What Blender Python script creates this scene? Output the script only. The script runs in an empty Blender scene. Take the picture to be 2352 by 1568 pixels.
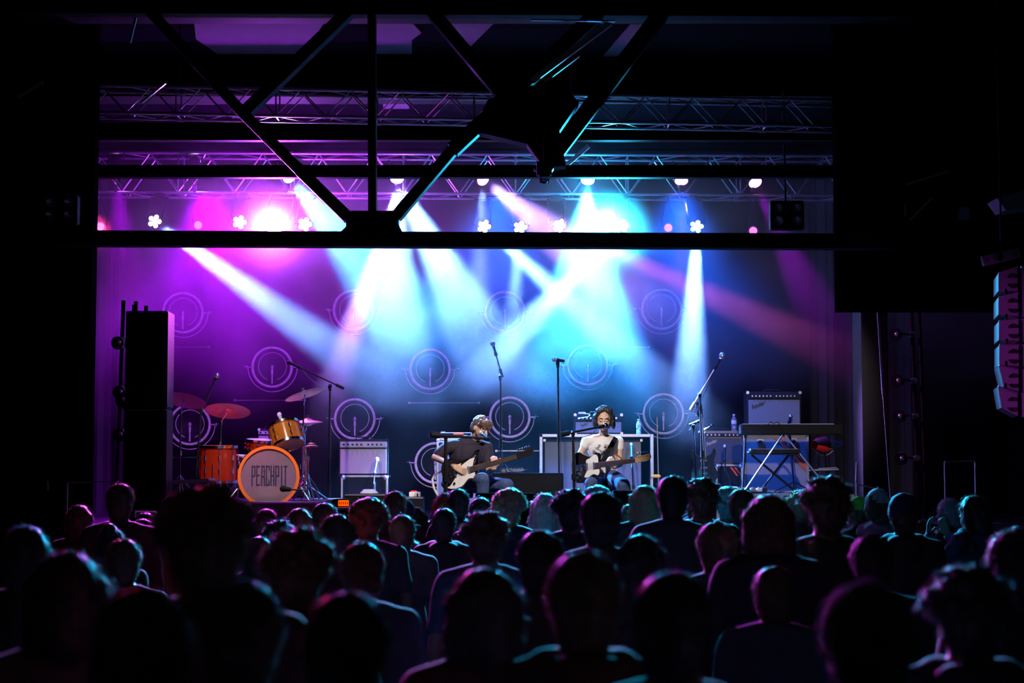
import bpy, bmesh, math, random
from mathutils import Vector, Matrix, Euler, Quaternion
R = math.radians
C = bpy.context.scene.collection
sc = bpy.context.scene
random.seed(7)

# ------------------------------------------------------------------ camera, world, exposure, lights
F = 4050.0                       # focal length in pixels of the 2352 x 1568 frame
CAMZ = 1.95
PITCH = math.atan2(1075 - 784, F)
cam_d = bpy.data.cameras.new('camera'); cam = bpy.data.objects.new('camera', cam_d); C.objects.link(cam)
cam.location = (0, 0, CAMZ); cam.rotation_euler = (R(90) + PITCH, 0, 0)
cam_d.sensor_width = 36; cam_d.lens = F / 2352 * 36
cam_d.dof.use_dof = True; cam_d.dof.focus_distance = 19.5; cam_d.dof.aperture_fstop = 2.8
cam_d.clip_end = 200
sc.camera = cam
sc.view_settings.view_transform = 'Standard'; sc.view_settings.look = 'None'
sc.view_settings.gamma = 1; sc.view_settings.use_curve_mapping = False
sc.view_settings.exposure = 0.0
cy = sc.cycles
cy.use_denoising = True; cy.denoiser = 'OPENIMAGEDENOISE'
cy.max_bounces = 5; cy.diffuse_bounces = 1; cy.glossy_bounces = 2; cy.transmission_bounces = 4
cy.volume_bounces = 0; cy.transparent_max_bounces = 6
cy.volume_step_rate = 4.0; cy.volume_preview_step_rate = 4.0; cy.volume_max_steps = 64
cy.caustics_reflective = False; cy.caustics_refractive = False
cy.sample_clamp_indirect = 4.0; cy.sample_clamp_direct = 0
cy.use_adaptive_sampling = True; cy.adaptive_threshold = 0.02

world = bpy.data.worlds.new('ambient_fill'); sc.world = world; world.use_nodes = True  # dim ambient added to lift the blacks, no house lamps
bg = world.node_tree.nodes['Background']; bg.inputs[0].default_value = (0.9, 0.8, 0.55, 1); bg.inputs[1].default_value = 0.007

def W(px, py, Y):
    """world point seen at pixel (px, py) of the photograph at depth Y"""
    u = (px - 1176) / F; v = (784 - py) / F
    d = Vector((u, math.cos(PITCH) - v * math.sin(PITCH), math.sin(PITCH) + v * math.cos(PITCH)))
    return Vector((0, 0, CAMZ)) + d * (Y / d.y)

def S(Y): return F / Y           # pixels per metre at depth Y

def spot(name, p, t, col, power, size, blend=0.5, radius=0.05):
    l = bpy.data.lights.new(name, 'SPOT'); l.energy = power; l.color = col
    l.spot_size = R(size); l.spot_blend = blend; l.shadow_soft_size = radius
    o = bpy.data.objects.new(name, l); C.objects.link(o)
    o.location = p; o.rotation_euler = (Vector(t) - Vector(p)).to_track_quat('-Z', 'Y').to_euler()
    return o
def point(name, p, col, power, radius=0.1):
    l = bpy.data.lights.new(name, 'POINT'); l.energy = power; l.color = col; l.shadow_soft_size = radius
    o = bpy.data.objects.new(name, l); C.objects.link(o); o.location = p
    return o

MAG = (0.50, 0.0, 1.0); PUR = (0.30, 0.02, 1.0); BLU = (0.02, 0.10, 1.0); CYA = (0.035, 0.33, 1.0)
ICE = (0.14, 0.34, 1.0); LAV = (0.40, 0.22, 1.0); PNK = (1.0, 0.12, 0.75)
K = 11.0
# (source pixel, depth), (aim pixel, depth), colour, power, cone
BEAMS = [
    # wash lamps of the high rear truss, aimed down onto the stage
    ((268, 400, 21.8), (300, 760, 21.0), MAG, 120, 26),
    ((448, 404, 21.8), (470, 900, 21.4), MAG, 220, 42),
    ((665, 408, 21.8), (860, 640, 20.5), CYA, 2600, 22),
    ((912, 412, 21.8), (905, 700, 21.0), ICE, 3000, 26),
    ((912, 412, 21.7), (1110, 790, 21.0), ICE, 4200, 24),
    ((1110, 412, 21.8), (1300, 560, 20.5), LAV, 1500, 18),
    ((1350, 413, 21.8), (1345, 800, 21.2), CYA, 6500, 42),
    ((1565, 416, 21.8), (1575, 800, 21.2), LAV, 120, 18),
    ((1735, 420, 21.8), (1840, 640, 21.2), MAG, 90, 20),
    # moving heads of the low bar
    ((355, 508, 21.0), (830, 850, 21.0), ICE, 9000, 12),
    ((912, 440, 21.2), (775, 860, 21.0), LAV, 7500, 11),
    ((1112, 518, 21.0), (1400, 780, 20.6), ICE, 6500, 13),
    ((1195, 522, 21.0), (1175, 760, 21.0), ICE, 1800, 14),
    ((1285, 518, 21.0), (1760, 740, 20.0), PNK, 700, 9),
    ((1430, 518, 21.0), (1090, 870, 20.8), ICE, 12000, 13),
    ((1600, 520, 21.0), (1585, 860, 20.8), ICE, 8500, 15),
    ((700, 515, 21.0), (860, 640, 20.6), ICE, 700, 12),
]
for i, (s, t, c, p, a) in enumerate(BEAMS):
    s = W(*s); t = W(*t); s = s + (t - s).normalized() * 0.11
    spot('beam', s, t, c, p * K, a, 0.55, 0.06)
# the lamp that shines straight at the audience
spot('audience_lamp', W(630, 512, 20.9), (-0.6, 0, 1.4), (0.50, 0.08, 1.0), 3000, 50, 1.0, 0.09)
point('audience_lamp_glow', W(630, 512, 20.75), (0.44, 0.02, 1.0), 620, 0.12)
point('cyan_lamp_glow', W(1350, 420, 21.4), (0.01, 0.40, 1.0), 100, 0.1)
point('violet_lamp_glow', W(912, 425, 21.4), (0.35, 0.10, 1.0), 30, 0.1)
spot('purple_wash', W(480, 440, 20.5), W(520, 1000, 20.8), (0.36, 0.0, 1.0), 3000, 100, 1.0, 0.2)
spot('blue_wash', W(1150, 440, 20.5), W(1150, 1000, 20.8), (0.0, 0.10, 1.0), 2200, 110, 1.0, 0.2)
spot('blue_wash', W(1560, 440, 20.5), W(1560, 1000, 20.8), (0.0, 0.10, 1.0), 2000, 95, 1.0, 0.2)
# rim light over the crowd, from lamps on the low bar of the rear truss
spot('crowd_back_light', W(628, 508, 20.8), (-1.6, 8, 1.6), (0.85, 0.08, 1.0), 16000, 40, 0.8, 0.08)
spot('crowd_back_light', W(1390, 500, 20.9), (1.0, 8, 1.6), (0.02, 0.55, 1.0), 26000, 44, 0.8, 0.08)
spot('crowd_back_light', W(232, 515, 20.9), (-2.2, 6, 1.6), (1.0, 0.03, 0.16), 3500, 16, 0.8, 0.08)
# tight back lights on the two seated players
spot('player_back_light', W(1340, 424, 21.6), W(1375, 990, 18.7), (0.10, 0.75, 1.0), 6000, 9, 0.6, 0.05)
spot('player_back_light', W(1110, 424, 21.6), W(1080, 1000, 18.4), (0.35, 0.55, 1.0), 4500, 9, 0.6, 0.05)
# white front light clamped behind the lower chord of the roof truss, onto the band
spot('front_light', (-2.4, 15.7, 4.05), (-2.3, 19.5, 1.45), (1.0, 0.84, 0.82), 420, 54, 0.5, 0.06)
spot('front_light', (0.2, 15.7, 4.05), (0.1, 19.5, 1.45), (1.0, 0.90, 0.84), 480, 54, 0.5, 0.06)
spot('front_light', (2.5, 15.7, 4.05), (2.7, 20.5, 1.6), (1.0, 0.84, 0.82), 420, 52, 0.5, 0.06)
# added unseen fill spots: magenta on the hanging loudspeakers, two on the side towers
spot('array_fill', (6.2, 11.3, 1.9), W(2320, 860, 13.5), (0.75, 0.06, 0.85), 190, 30, 0.8, 0.05)
spot('tower_fill', (-3.0, 16.9, 5.35), W(2070, 880, 17.5), (0.9, 0.2, 0.9), 1500, 16, 0.8, 0.05)
spot('tower_fill', (2.6, 16.9, 5.35), W(300, 950, 17.3), (0.6, 0.08, 1.0), 900, 18, 0.8, 0.05)
for tx, ty in ((1171, 965), (1010, 1060), (815, 965), (1524, 955), (436, 985)):  # narrow unseen spots added to brighten the rims of the low vintage lamps
    spot('wall_row_fill', (W(tx, ty, 24).x * .35, 15.7, 4.05), W(tx, ty, 24.3), (1.0, 0.88, 0.84), 520 if tx in (1171, 1010) else 200, 5.2, 0.4, 0.04)

# ------------------------------------------------------------------ helpers
def mat(name, col, rough=0.6, metal=0.0, em=None, es=0.0, trans=0.0, sheen=0.0, var=0.25, scale=9.0, bump=0.0, spec=0.5, coat=0.0):
    m = bpy.data.materials.new(name); m.use_nodes = True; nt = m.node_tree; b = nt.nodes['Principled BSDF']
    b.inputs['Roughness'].default_value = rough; b.inputs['Metallic'].default_value = metal
    b.inputs['Specular IOR Level'].default_value = spec; b.inputs['Coat Weight'].default_value = coat
    if trans: b.inputs['Transmission Weight'].default_value = trans
    if sheen: b.inputs['Sheen Weight'].default_value = sheen; b.inputs['Sheen Roughness'].default_value = 0.4
    tc = nt.nodes.new('ShaderNodeTexCoord'); n = nt.nodes.new('ShaderNodeTexNoise')
    n.inputs['Scale'].default_value = scale; n.inputs['Detail'].default_value = 3
    nt.links.new(tc.outputs['Object'], n.inputs['Vector'])
    mx = nt.nodes.new('ShaderNodeMix'); mx.data_type = 'RGBA'
    mx.inputs['A'].default_value = (*[c * (1 - var) for c in col], 1); mx.inputs['B'].default_value = (*[min(1, c * (1 + var)) for c in col], 1)
    nt.links.new(n.outputs['Fac'], mx.inputs['Factor']); nt.links.new(mx.outputs['Result'], b.inputs['Base Color'])
    if bump:
        bp = nt.nodes.new('ShaderNodeBump'); bp.inputs['Strength'].default_value = bump; bp.inputs['Distance'].default_value = 0.02
        nt.links.new(n.outputs['Fac'], bp.inputs['Height']); nt.links.new(bp.outputs['Normal'], b.inputs['Normal'])
    if em is not None:
        b.inputs['Emission Color'].default_value = (*em, 1); b.inputs['Emission Strength'].default_value = es
    return m

def acrylic(name, col, opac=0.45):
    """tinted see-through shell of the drum kit"""
    m = bpy.data.materials.new(name); m.use_nodes = True; nt = m.node_tree; nt.nodes.clear()
    o = nt.nodes.new('ShaderNodeOutputMaterial'); t = nt.nodes.new('ShaderNodeBsdfTransparent'); t.inputs[0].default_value = (*col, 1)
    d = nt.nodes.new('ShaderNodeBsdfDiffuse'); d.inputs[0].default_value = (*col, 1)
    tl = nt.nodes.new('ShaderNodeBsdfTranslucent'); tl.inputs[0].default_value = (*col, 1)
    g = nt.nodes.new('ShaderNodeBsdfGlossy'); g.inputs['Roughness'].default_value = 0.15
    n = nt.nodes.new('ShaderNodeTexNoise'); n.inputs['Scale'].default_value = 4
    a = nt.nodes.new('ShaderNodeMixShader'); a.inputs[0].default_value = 0.6
    b = nt.nodes.new('ShaderNodeMixShader'); c = nt.nodes.new('ShaderNodeMixShader'); c.inputs[0].default_value = 0.08
    mr = nt.nodes.new('ShaderNodeMapRange'); mr.inputs[3].default_value = opac - 0.1; mr.inputs[4].default_value = opac + 0.1
    nt.links.new(n.outputs['Fac'], mr.inputs[0]); nt.links.new(mr.outputs[0], b.inputs[0])
    nt.links.new(d.outputs[0], a.inputs[1]); nt.links.new(tl.outputs[0], a.inputs[2])
    nt.links.new(t.outputs[0], b.inputs[1]); nt.links.new(a.outputs[0], b.inputs[2])
    nt.links.new(b.outputs[0], c.inputs[1]); nt.links.new(g.outputs[0], c.inputs[2]); nt.links.new(c.outputs[0], o.inputs['Surface'])
    return m

def clear(name, col=(0.9, 0.95, 1)):
    m = acrylic(name, col, 0.25); return m

M = dict(
    black=mat('black_paint', (0.006, 0.006, 0.007), 0.6, spec=0.15), tolex=mat('black_vinyl', (0.010, 0.010, 0.012), 0.6, scale=60, bump=0.2, spec=0.15),
    steel=mat('black_steel', (0.007, 0.0065, 0.007), 0.7, spec=0.08), alu=mat('aluminium', (0.55, 0.55, 0.57), 0.35, 0.9, scale=30),
    chrome=mat('chrome', (0.85, 0.85, 0.87), 0.12, 1.0, var=0.05), rim=mat('cream_paint', (0.72, 0.68, 0.66), 0.5, scale=20),
    brass=mat('brass', (0.75, 0.50, 0.20), 0.28, 1.0, scale=14, var=0.2), cymbal=mat('bronze', (0.82, 0.42, 0.30), 0.38, 0.85, scale=14, var=0.15),
    glassy=clear('clear_glass'), grille=mat('silver_cloth', (0.17, 0.16, 0.15), 0.9, scale=180, var=0.35),
    grille_w=mat('cream_cloth', (0.34, 0.30, 0.25), 0.9, scale=180, var=0.3), grille_b=mat('brown_cloth', (0.07, 0.05, 0.045), 0.9, scale=180, var=0.35),
    panel=mat('silver_panel', (0.24, 0.24, 0.26), 0.4, 0.5), white=mat('white_paint', (0.75, 0.75, 0.76), 0.5, var=0.06),
    case=mat('grey_case', (0.26, 0.25, 0.25), 0.6, scale=5, var=0.3), casedark=mat('dark_case', (0.006, 0.006, 0.009), 0.7, spec=0.12),
    orange=mat('orange_tape', (0.95, 0.07, 0.02), 0.6, var=0.08), amber=acrylic('amber_acrylic', (1.0, 0.36, 0.04), 0.6),
    amberd=mat('amber_hoop', (0.95, 0.16, 0.02), 0.35, var=0.1), red=acrylic('red_acrylic', (0.75, 0.07, 0.02), 0.65),
    drumhead=acrylic('drum_head', (0.62, 0.44, 0.54), 0.62), print_=mat('navy_print', (0.015, 0.012, 0.05), 0.6),
    skin=mat('skin', (0.62, 0.38, 0.28), 0.5, var=0.08, spec=0.4), skin_d=mat('lip_colour', (0.45, 0.16, 0.14), 0.5),  # second skin tone is the plain colour of the lips
    crowdskin=mat('crowd_skin', (0.30, 0.17, 0.12), 0.55, var=0.1), denim=mat('denim', (0.045, 0.075, 0.19), 0.85, scale=40, var=0.3, bump=0.3),
    tee=mat('dark_tee', (0.022, 0.014, 0.030), 0.85, sheen=0.1, bump=0.2), whitetee=mat('white_tee', (0.80, 0.76, 0.76), 0.85, bump=0.15, var=0.05),
    hair=mat('brown_hair', (0.13, 0.075, 0.045), 0.42, scale=60, var=0.5), hairk=mat('black_hair', (0.028, 0.026, 0.028), 0.35, scale=60, var=0.4),
    maple=mat('maple', (0.55, 0.36, 0.18), 0.4), rosewood=mat('rosewood', (0.06, 0.03, 0.02), 0.5), pearl=mat('pearl', (0.75, 0.70, 0.68), 0.3, scale=30, var=0.2),
    gbody=mat('gloss_black', (0.015, 0.012, 0.015), 0.15, coat=0.6), wood=mat('brown_wood', (0.30, 0.15, 0.07), 0.5), sponge=mat('tan_foam', (0.72, 0.48, 0.22), 0.9),
    bulbglass=mat('lamp_glass', (0.6, 0.6, 0.65), 0.1, 0.4), deck=mat('stage_deck', (0.008, 0.008, 0.009), 0.6, scale=3, spec=0.2), wallm=mat('black_wall', (0.002, 0.002, 0.0025), 1.0, scale=2, spec=0.0),
    ceil=mat('grey_ceiling', (0.008, 0.008, 0.009), 1.0, scale=1.5, spec=0.0), cpatch=mat('lit_ceiling_tone', (0.13, 0.12, 0.13), 0.95, scale=5), curtain=mat('black_velvet', (0.010, 0.008, 0.010), 0.95, sheen=0.05),  # ceiling patches paler than the ceiling, light put into their colour
    paper=mat('poster_paper', (0.6, 0.55, 0.5), 0.8), bluebody=mat('purple_cabinet', (0.20, 0.17, 0.22), 0.6, scale=12),
    led=mat('red_display', (0.2, 0.02, 0.0), 0.5, em=(1.0, 0.06, 0.0), es=2.2), cable=mat('rubber_cable', (0.02, 0.02, 0.022), 0.5),
    wcable=mat('white_webbing', (0.7, 0.7, 0.72), 0.6), redp=mat('red_plastic', (0.8, 0.03, 0.03), 0.5),
    lensoff=mat('unlit_lens', (0.45, 0.45, 0.48), 0.2, 0.5), water=clear('water_plastic', (0.95, 0.85, 0.9)),
    yellow=mat('hi_vis_tape', (0.5, 0.7, 0.02), 0.6), floor=mat('concrete_floor', (0.03, 0.03, 0.03), 0.7))
for nm, c, s in (('ice', (0.75, 0.75, 1.0), 25), ('mag', (1.0, 0.25, 0.9), 8), ('cya', (0.45, 0.85, 1.0), 30), ('lav', (0.9, 0.7, 1.0), 14), ('hot', (1.0, 0.75, 1.0), 60), ('pinkdim', (1.0, 0.12, 0.75), 2.6)):
    M['lens_' + nm] = mat('lit_lens_' + nm, (0.5, 0.5, 0.5), 0.3, em=c, es=s)

def frame_of(axis):
    a = Vector(axis).normalized(); return a.to_track_quat('Z', 'Y').to_matrix()

class MB:
    def __init__(s): s.bm = bmesh.new()
    def raw(s, vs, fs):
        v = [s.bm.verts.new(p) for p in vs]
        for f in fs:
            try: s.bm.faces.new([v[i] for i in f])
            except ValueError: pass
        return s
    def box(s, c, size, rot=None, bev=0.0):
        b = bmesh.new(); bmesh.ops.create_cube(b, size=1)
        bmesh.ops.scale(b, vec=size, verts=b.verts)
        if bev: bmesh.ops.bevel(b, geom=b.edges[:], offset=bev, segments=2, affect='EDGES')
        m = Matrix.Translation(c) @ ((rot if isinstance(rot, Matrix) else Euler(rot).to_matrix()).to_4x4() if rot is not None else Matrix())
        bmesh.ops.transform(b, matrix=m, verts=b.verts); s.merge(b); return s
    def merge(s, b):
        b.verts.ensure_lookup_table(); b.verts.index_update()
        s.raw([v.co.copy() for v in b.verts], [[v.index for v in f.verts] for f in b.faces]); b.free()
    def cyl(s, p0, p1, r0, r1=None, seg=12):
        return s.tube([p0, p1], [r0, r0 if r1 is None else r1], seg)
    def tube(s, pts, r, seg=8, closed=False):
        pts = [Vector(p) for p in pts]; n = len(pts); rs = r if isinstance(r, (list, tuple)) else [r] * n
        vs, fs = [], []; q = None
        for i, p in enumerate(pts):
            if closed: t = pts[(i + 1) % n] - pts[i - 1]
            else: t = pts[min(i + 1, n - 1)] - pts[max(i - 1, 0)]
            if t.length < 1e-9: t = Vector((0, 0, 1))
            t.normalize()
            if q is None: q = t.to_track_quat('Z', 'Y'); pt = t
            else: q = pt.rotation_difference(t) @ q; pt = t
            for k in range(seg):
                a = 2 * math.pi * k / seg
                vs.append(p + q @ Vector((math.cos(a) * rs[i], math.sin(a) * rs[i], 0)))
        for i in range(n if closed else n - 1):
            j = (i + 1) % n
            for k in range(seg):
                l = (k + 1) % seg; fs.append((i * seg + k, i * seg + l, j * seg + l, j * seg + k))
        if not closed: fs += [tuple(range(seg))[::-1], tuple((n - 1) * seg + k for k in range(seg))]
        return s.raw(vs, fs)
    def lathe(s, prof, c, axis=(0, 0, 1), seg=32):
        m = frame_of(axis); vs, fs = [], []; n = len(prof)
        for r, h in prof:
            for k in range(seg):
                a = 2 * math.pi * k / seg; vs.append(Vector(c) + m @ Vector((r * math.cos(a), r * math.sin(a), h)))
        for i in range(n - 1):
            for k in range(seg):
                l = (k + 1) % seg; fs.append((i * seg + k, i * seg + l, (i + 1) * seg + l, (i + 1) * seg + k))
        if prof[0][0] > 1e-4: pass
        return s.raw(vs, fs)
    def ring(s, c, axis, r0, r1, t, seg=40):
        return s.lathe([(r0, 0), (r1, 0), (r1, t), (r0, t), (r0, 0)], c, axis, seg)
    def disc(s, c, axis, r, t=0.004, seg=32):
        return s.lathe([(0.0001, 0), (r, 0), (r, t), (0.0001, t)], c, axis, seg)
    def ball(s, c, r, rot=None, seg=14):
        if not isinstance(r, (tuple, list)): r = (r, r, r)
        b = bmesh.new(); bmesh.ops.create_uvsphere(b, u_segments=seg, v_segments=max(6, seg * 2 // 3), radius=1)
        bmesh.ops.scale(b, vec=r, verts=b.verts)
        m = Matrix.Translation(c) @ (Euler(rot).to_matrix().to_4x4() if rot else Matrix())
        bmesh.ops.transform(b, matrix=m, verts=b.verts); s.merge(b); return s
    def arc(s, c, R_, r, a0, a1, n=28, seg=6, plane='xz', axis=None):
        pts = []
        for i in range(n + 1):
            a = R(a0 + (a1 - a0) * i / n); x, z = R_ * math.cos(a), R_ * math.sin(a)
            pts.append(Vector(c) + (Vector((x, 0, z)) if plane == 'xz' else Vector((x, z, 0))))
        return s.tube(pts, r, seg)
    def prism(s, poly, t, m=None):
        """outline in x,z extruded along y from 0 to t"""
        m = m or Matrix(); n = len(poly)
        vs = [m @ Vector((x, 0, z)) for x, z in poly] + [m @ Vector((x, t, z)) for x, z in poly]
        fs = [tuple(range(n)), tuple(range(n, 2 * n))[::-1]] + [(i, (i + 1) % n, n + (i + 1) % n, n + i) for i in range(n)]
        return s.raw(vs, fs)
    def build(s, name, m, parent=None, off=None, smooth=True):
        if off is not None: bmesh.ops.translate(s.bm, vec=-Vector(off), verts=s.bm.verts)
        bmesh.ops.recalc_face_normals(s.bm, faces=s.bm.faces)
        me = bpy.data.meshes.new(name); s.bm.to_mesh(me); s.bm.free()
        me.materials.append(M[m] if isinstance(m, str) else m)
        if smooth:
            me.shade_smooth(); me.set_sharp_from_angle(angle=R(38))
        o = bpy.data.objects.new(name, me); C.objects.link(o)
        if parent is not None: o.parent = parent
        return o

def tag(o, label, cat, group=None, kind=None):
    if label: o['label'] = label
    if cat: o['category'] = cat
    if group: o['group'] = group
    if kind: o['kind'] = kind
    return o

class T:
    """a thing: an Empty at its base with parts under it; parts are given in world coordinates unless local"""
    def __init__(s, name, label, cat, loc, group=None, rz=0, local=False, rot=None):
        s.e = bpy.data.objects.new(name, None); s.e.empty_display_size = 0.1; C.objects.link(s.e)
        s.e.location = loc; s.e.rotation_euler = rot if rot else (0, 0, rz); s.off = None if local else Vector(loc); tag(s.e, label, cat, group)
    def part(s, name, mb, m, parent=None, label=None, smooth=True):
        o = mb.build(name, m, parent or s.e, s.off, smooth)
        if label: o['label'] = label
        return o

def single(name, mb, m, label, cat, loc=None, group=None):
    o = mb.build(name, m, None, loc)
    if loc is not None: o.location = loc
    return tag(o, label, cat, group)
def struct(name, mb, m):
    o = mb.build(name, m); o['kind'] = 'structure'; return o

def dup(root, loc=None, rot=None, label=None, group=None, scale=None):
    def cp(o, p):
        c = o.copy(); C.objects.link(c)
        if p is not None: c.parent = p
        for ch in list(o.children): cp(ch, c)
        return c
    c = cp(root, None)
    if loc is not None: c.location = loc
    if rot is not None: c.rotation_euler = rot
    if scale: c.scale = scale
    if label: c['label'] = label
    if group: c['group'] = group
    return c

def fuse(name, prims, voxel, m, smooth=3, noise=None):
    """joins tapered limbs and ellipsoids into one continuous skin"""
    b = MB()
    for p in prims:
        if p[0] == 'c':
            _, a, c, r0, r1 = p; a = Vector(a); c = Vector(c)
            b.tube([a, c], [r0, r1], 14); b.ball(a, r0, seg=14); b.ball(c, r1, seg=14)
        else:
            b.ball(p[1], p[2], p[3] if len(p) > 3 else None, seg=18)
    o = b.build(name, m)
    r = o.modifiers.new('r', 'REMESH'); r.mode = 'VOXEL'; r.voxel_size = voxel; r.use_smooth_shade = True
    if smooth: sm = o.modifiers.new('s', 'SMOOTH'); sm.iterations = smooth; sm.factor = 0.5
    dg = bpy.context.evaluated_depsgraph_get(); dg.update()
    me = bpy.data.meshes.new_from_object(o.evaluated_get(dg))
    old = o.data; bpy.data.objects.remove(o); bpy.data.meshes.remove(old)
    me.name = name; me.materials.clear(); me.materials.append(M[m] if isinstance(m, str) else m)
    if noise:
        from mathutils import noise as N
        amp, fx, fz = noise
        me.update()
        for v in me.vertices:
            q = Vector((v.co.x * fx, v.co.y * fx, v.co.z * fz)); v.co += v.normal * (amp * N.noise(q))
        me.update()
    me.shade_smooth()
    return me
def obj_of(name, me, parent=None, loc=None):
    o = bpy.data.objects.new(name, me); C.objects.link(o)
    if parent is not None: o.parent = parent
    if loc is not None: o.location = loc
    return o
def text_mesh(s, size, shear=0.0, ext=0.002, sx=1.0):
    c = bpy.data.curves.new('lettering', 'FONT'); c.body = s; c.size = size; c.shear = shear; c.extrude = ext; c.align_x = 'CENTER'; c.align_y = 'CENTER'
    o = bpy.data.objects.new('lettering', c); C.objects.link(o); dg = bpy.context.evaluated_depsgraph_get(); dg.update()
    me = bpy.data.meshes.new_from_object(o.evaluated_get(dg)); bpy.data.objects.remove(o)
    for v in me.vertices: v.co.x *= sx
    return me
def text_part(s, size, loc, parent, m, shear=0.0, rotz=0.0, sx=1.0, tilt=0.0, name='lettering'):
    me = text_mesh(s, size, shear, 0.0015, sx); me.transform((Euler((R(90), 0, rotz)).to_matrix() @ Euler((0, 0, tilt)).to_matrix()).to_4x4())
    me.materials.clear(); me.materials.append(M[m]); o = obj_of(name, me, parent, loc); return o

# ------------------------------------------------------------------ the room
SZ = 1.35                                           # stage floor height
struct('floor', MB().box((0, 12, -0.05), (22, 28, 0.1)), 'floor')
struct('floor_stage', MB().box((0, 20.85, SZ / 2), (13, 8.9, SZ)), 'deck')
struct('wall_back', MB().box((0, 25.45, 3.6), (14, 0.2, 7.2)), 'wallm')
struct('wall_left', MB().box((-6.6, 15.5, 3.6), (0.2, 19.5, 7.2)), 'wallm')
struct('wall_right', MB().box((6.6, 15.5, 3.6), (0.2, 19.5, 7.2)), 'wallm')
struct('ceiling', MB().box((0, 18.6, 6.5), (13, 13.8, 0.16)), 'ceil')
xl = W(211, 600, 16.2).x; xr = W(1925, 600, 16.2).x
struct('wall_proscenium_left', MB().box(((xl - 6.5) / 2, 16.3, 3.2), (6.5 + xl, 0.2, 6.4)), 'wallm')
struct('wall_proscenium_right', MB().box(((xr + 6.5) / 2, 16.3, 4.9), (6.5 - xr, 0.2, 3.0)), 'wallm')
# deep cross beams of the roof
for i, y in enumerate((13.0, 15.6, 19.15, 22.6)):
    struct('trim_%d' % (i + 1), MB().box((0, y, 6.2), (13, 0.3, 0.42)).box((0, y, 6.0), (13, 0.42, 0.03)), 'steel')
def band(n, y0, y1, Y, x0=205, x1=1935):
    a = W(x0, y1, Y); b = W(x1, y0, Y)
    struct('trim_%d' % n, MB().box(((a.x + b.x) / 2, Y, (a.z + b.z) / 2), (b.x - a.x, 0.12, b.z - a.z)), 'steel')
band(5, 284, 324, 17.9)
band(6, 381, 409, 18.3)
for n, (x0, x1, y) in enumerate(((395, 480, 797), (540, 700, 919), (940, 1100, 925), (1420, 1490, 797), (1140, 1290, 1035), (395, 470, 1050))):
    a = W(x0, y, 25.3); b = W(x1, y, 25.3)
    struct('trim_%d' % (20 + n), MB().box((a + b) / 2, (b.x - a.x, 0.05, 0.012)).box(a, (0.03, 0.06, 0.03)).box(b, (0.03, 0.06, 0.03)), 'alu')

def bar(mb, p, q, w, d, up=(0, 1, 0)):
    p = Vector(p); q = Vector(q); t = (q - p); L = t.length; t.normalize()
    y = Vector(up); x = t; z = x.cross(y).normalized(); y = z.cross(x)
    m = Matrix((x, y, z)).transposed()
    mb.box((p + q) / 2, (L, d, w), m)

def ceiling_patch(label, poly):  # lit parts of the ceiling, drawn as patches of a paler colour
    v = []
    for x, y in poly:
        d = W(x, y, 1.0) - Vector((0, 0, CAMZ)); k = (6.40 - CAMZ) / d.z; v.append(Vector((0, 0, CAMZ)) + d * k)
    n = len(v); w = [p + Vector((0, 0, .014)) for p in v]
    single('painted_light_patch', MB().raw(v + w, [tuple(range(n)), tuple(range(n, 2 * n))[::-1]] + [(i, (i + 1) % n, n + (i + 1) % n, n + i) for i in range(n)]), 'cpatch', label, 'panel', group='painted-light ceiling patches between the roof beams')
ceiling_patch('wide purple painted-light ceiling patch above the dazzling lamp', [(445, 46), (748, 46), (700, 124), (500, 124), (450, 90)])
ceiling_patch('square purple painted-light ceiling patch just beyond the roof truss post', [(864, 46), (940, 46), (968, 76), (946, 92), (946, 124), (864, 124)])
ceiling_patch('dim triangular painted-light ceiling patch between two roof braces', [(1000, 46), (1142, 46), (1070, 118)])
ceiling_patch('slanted blue painted-light ceiling patch beside the lit brace pipe', [(1450, 56), (1512, 56), (1466, 130), (1384, 130)])
ceiling_patch('small purple painted-light ceiling patch seen through the front lighting truss, drummer side', [(420, 214), (500, 214), (500, 240), (420, 240)])
ceiling_patch('pink-violet painted-light ceiling patch seen through the front lighting truss near the roof truss post', [(880, 218), (940, 218), (940, 250), (880, 250)])
ceiling_patch('bright cyan painted-light ceiling patch seen through the front lighting truss', [(1286, 228), (1396, 228), (1366, 262), (1310, 262)])
# big roof truss in front of the stage: every member a part
Y1 = 15.35
rt = T('roof_truss', 'black steel roof truss with bolted gusset plate crossing in front of the stage', 'truss', W(860, 550, Y1))
def member(name, p, q, w, d=0.09, Y=Y1, flange=True):
    mb = MB(); a = W(*p, Y); b = W(*q, Y); bar(mb, a, b, w / S(Y), d)
    if flange:
        n = (b - a).normalized().cross(Vector((0, 1, 0))) * (w / S(Y) / 2)
        for s in (-1, 1): bar(mb, a + n * s, b + n * s, 0.012, d + 0.05)
    return rt.part(name, mb, 'steel')
lo = MB(); bar(lo, W(100, 549, Y1), W(2050, 558, Y1), 24 / S(Y1), 0.12)
for s, e in ((-15, 0), (13, 0)): bar(lo, W(100, 549 + s, Y1), W(2050, 557 + s, Y1), 6 / S(Y1), 0.16)
rt.part('bottom_chord', lo, 'steel')
pl = [(775, 540), (795, 520), (795, 498), (808, 484), (902, 484), (915, 497), (915, 515), (928, 540)]
g = [W(x, y, Y1 - 0.07) for x, y in pl]; gp = MB().prism([(v.x, v.z) for v in g], 0.16, Matrix.Translation((0, Y1 - 0.08, 0)))
gus = rt.part('gusset_plate', gp, 'steel')
bo = MB()
for bx in (800, 830, 880, 910):
    for by in (500, 528):
        if abs(bx - 855) < 40 or by > 515: bo.ball(W(bx, by, Y1 - 0.09), 0.014, seg=8)
rt.part('bolt', bo, 'steel', gus)
member('post', (856, 490), (854, -110), 15)
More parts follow.
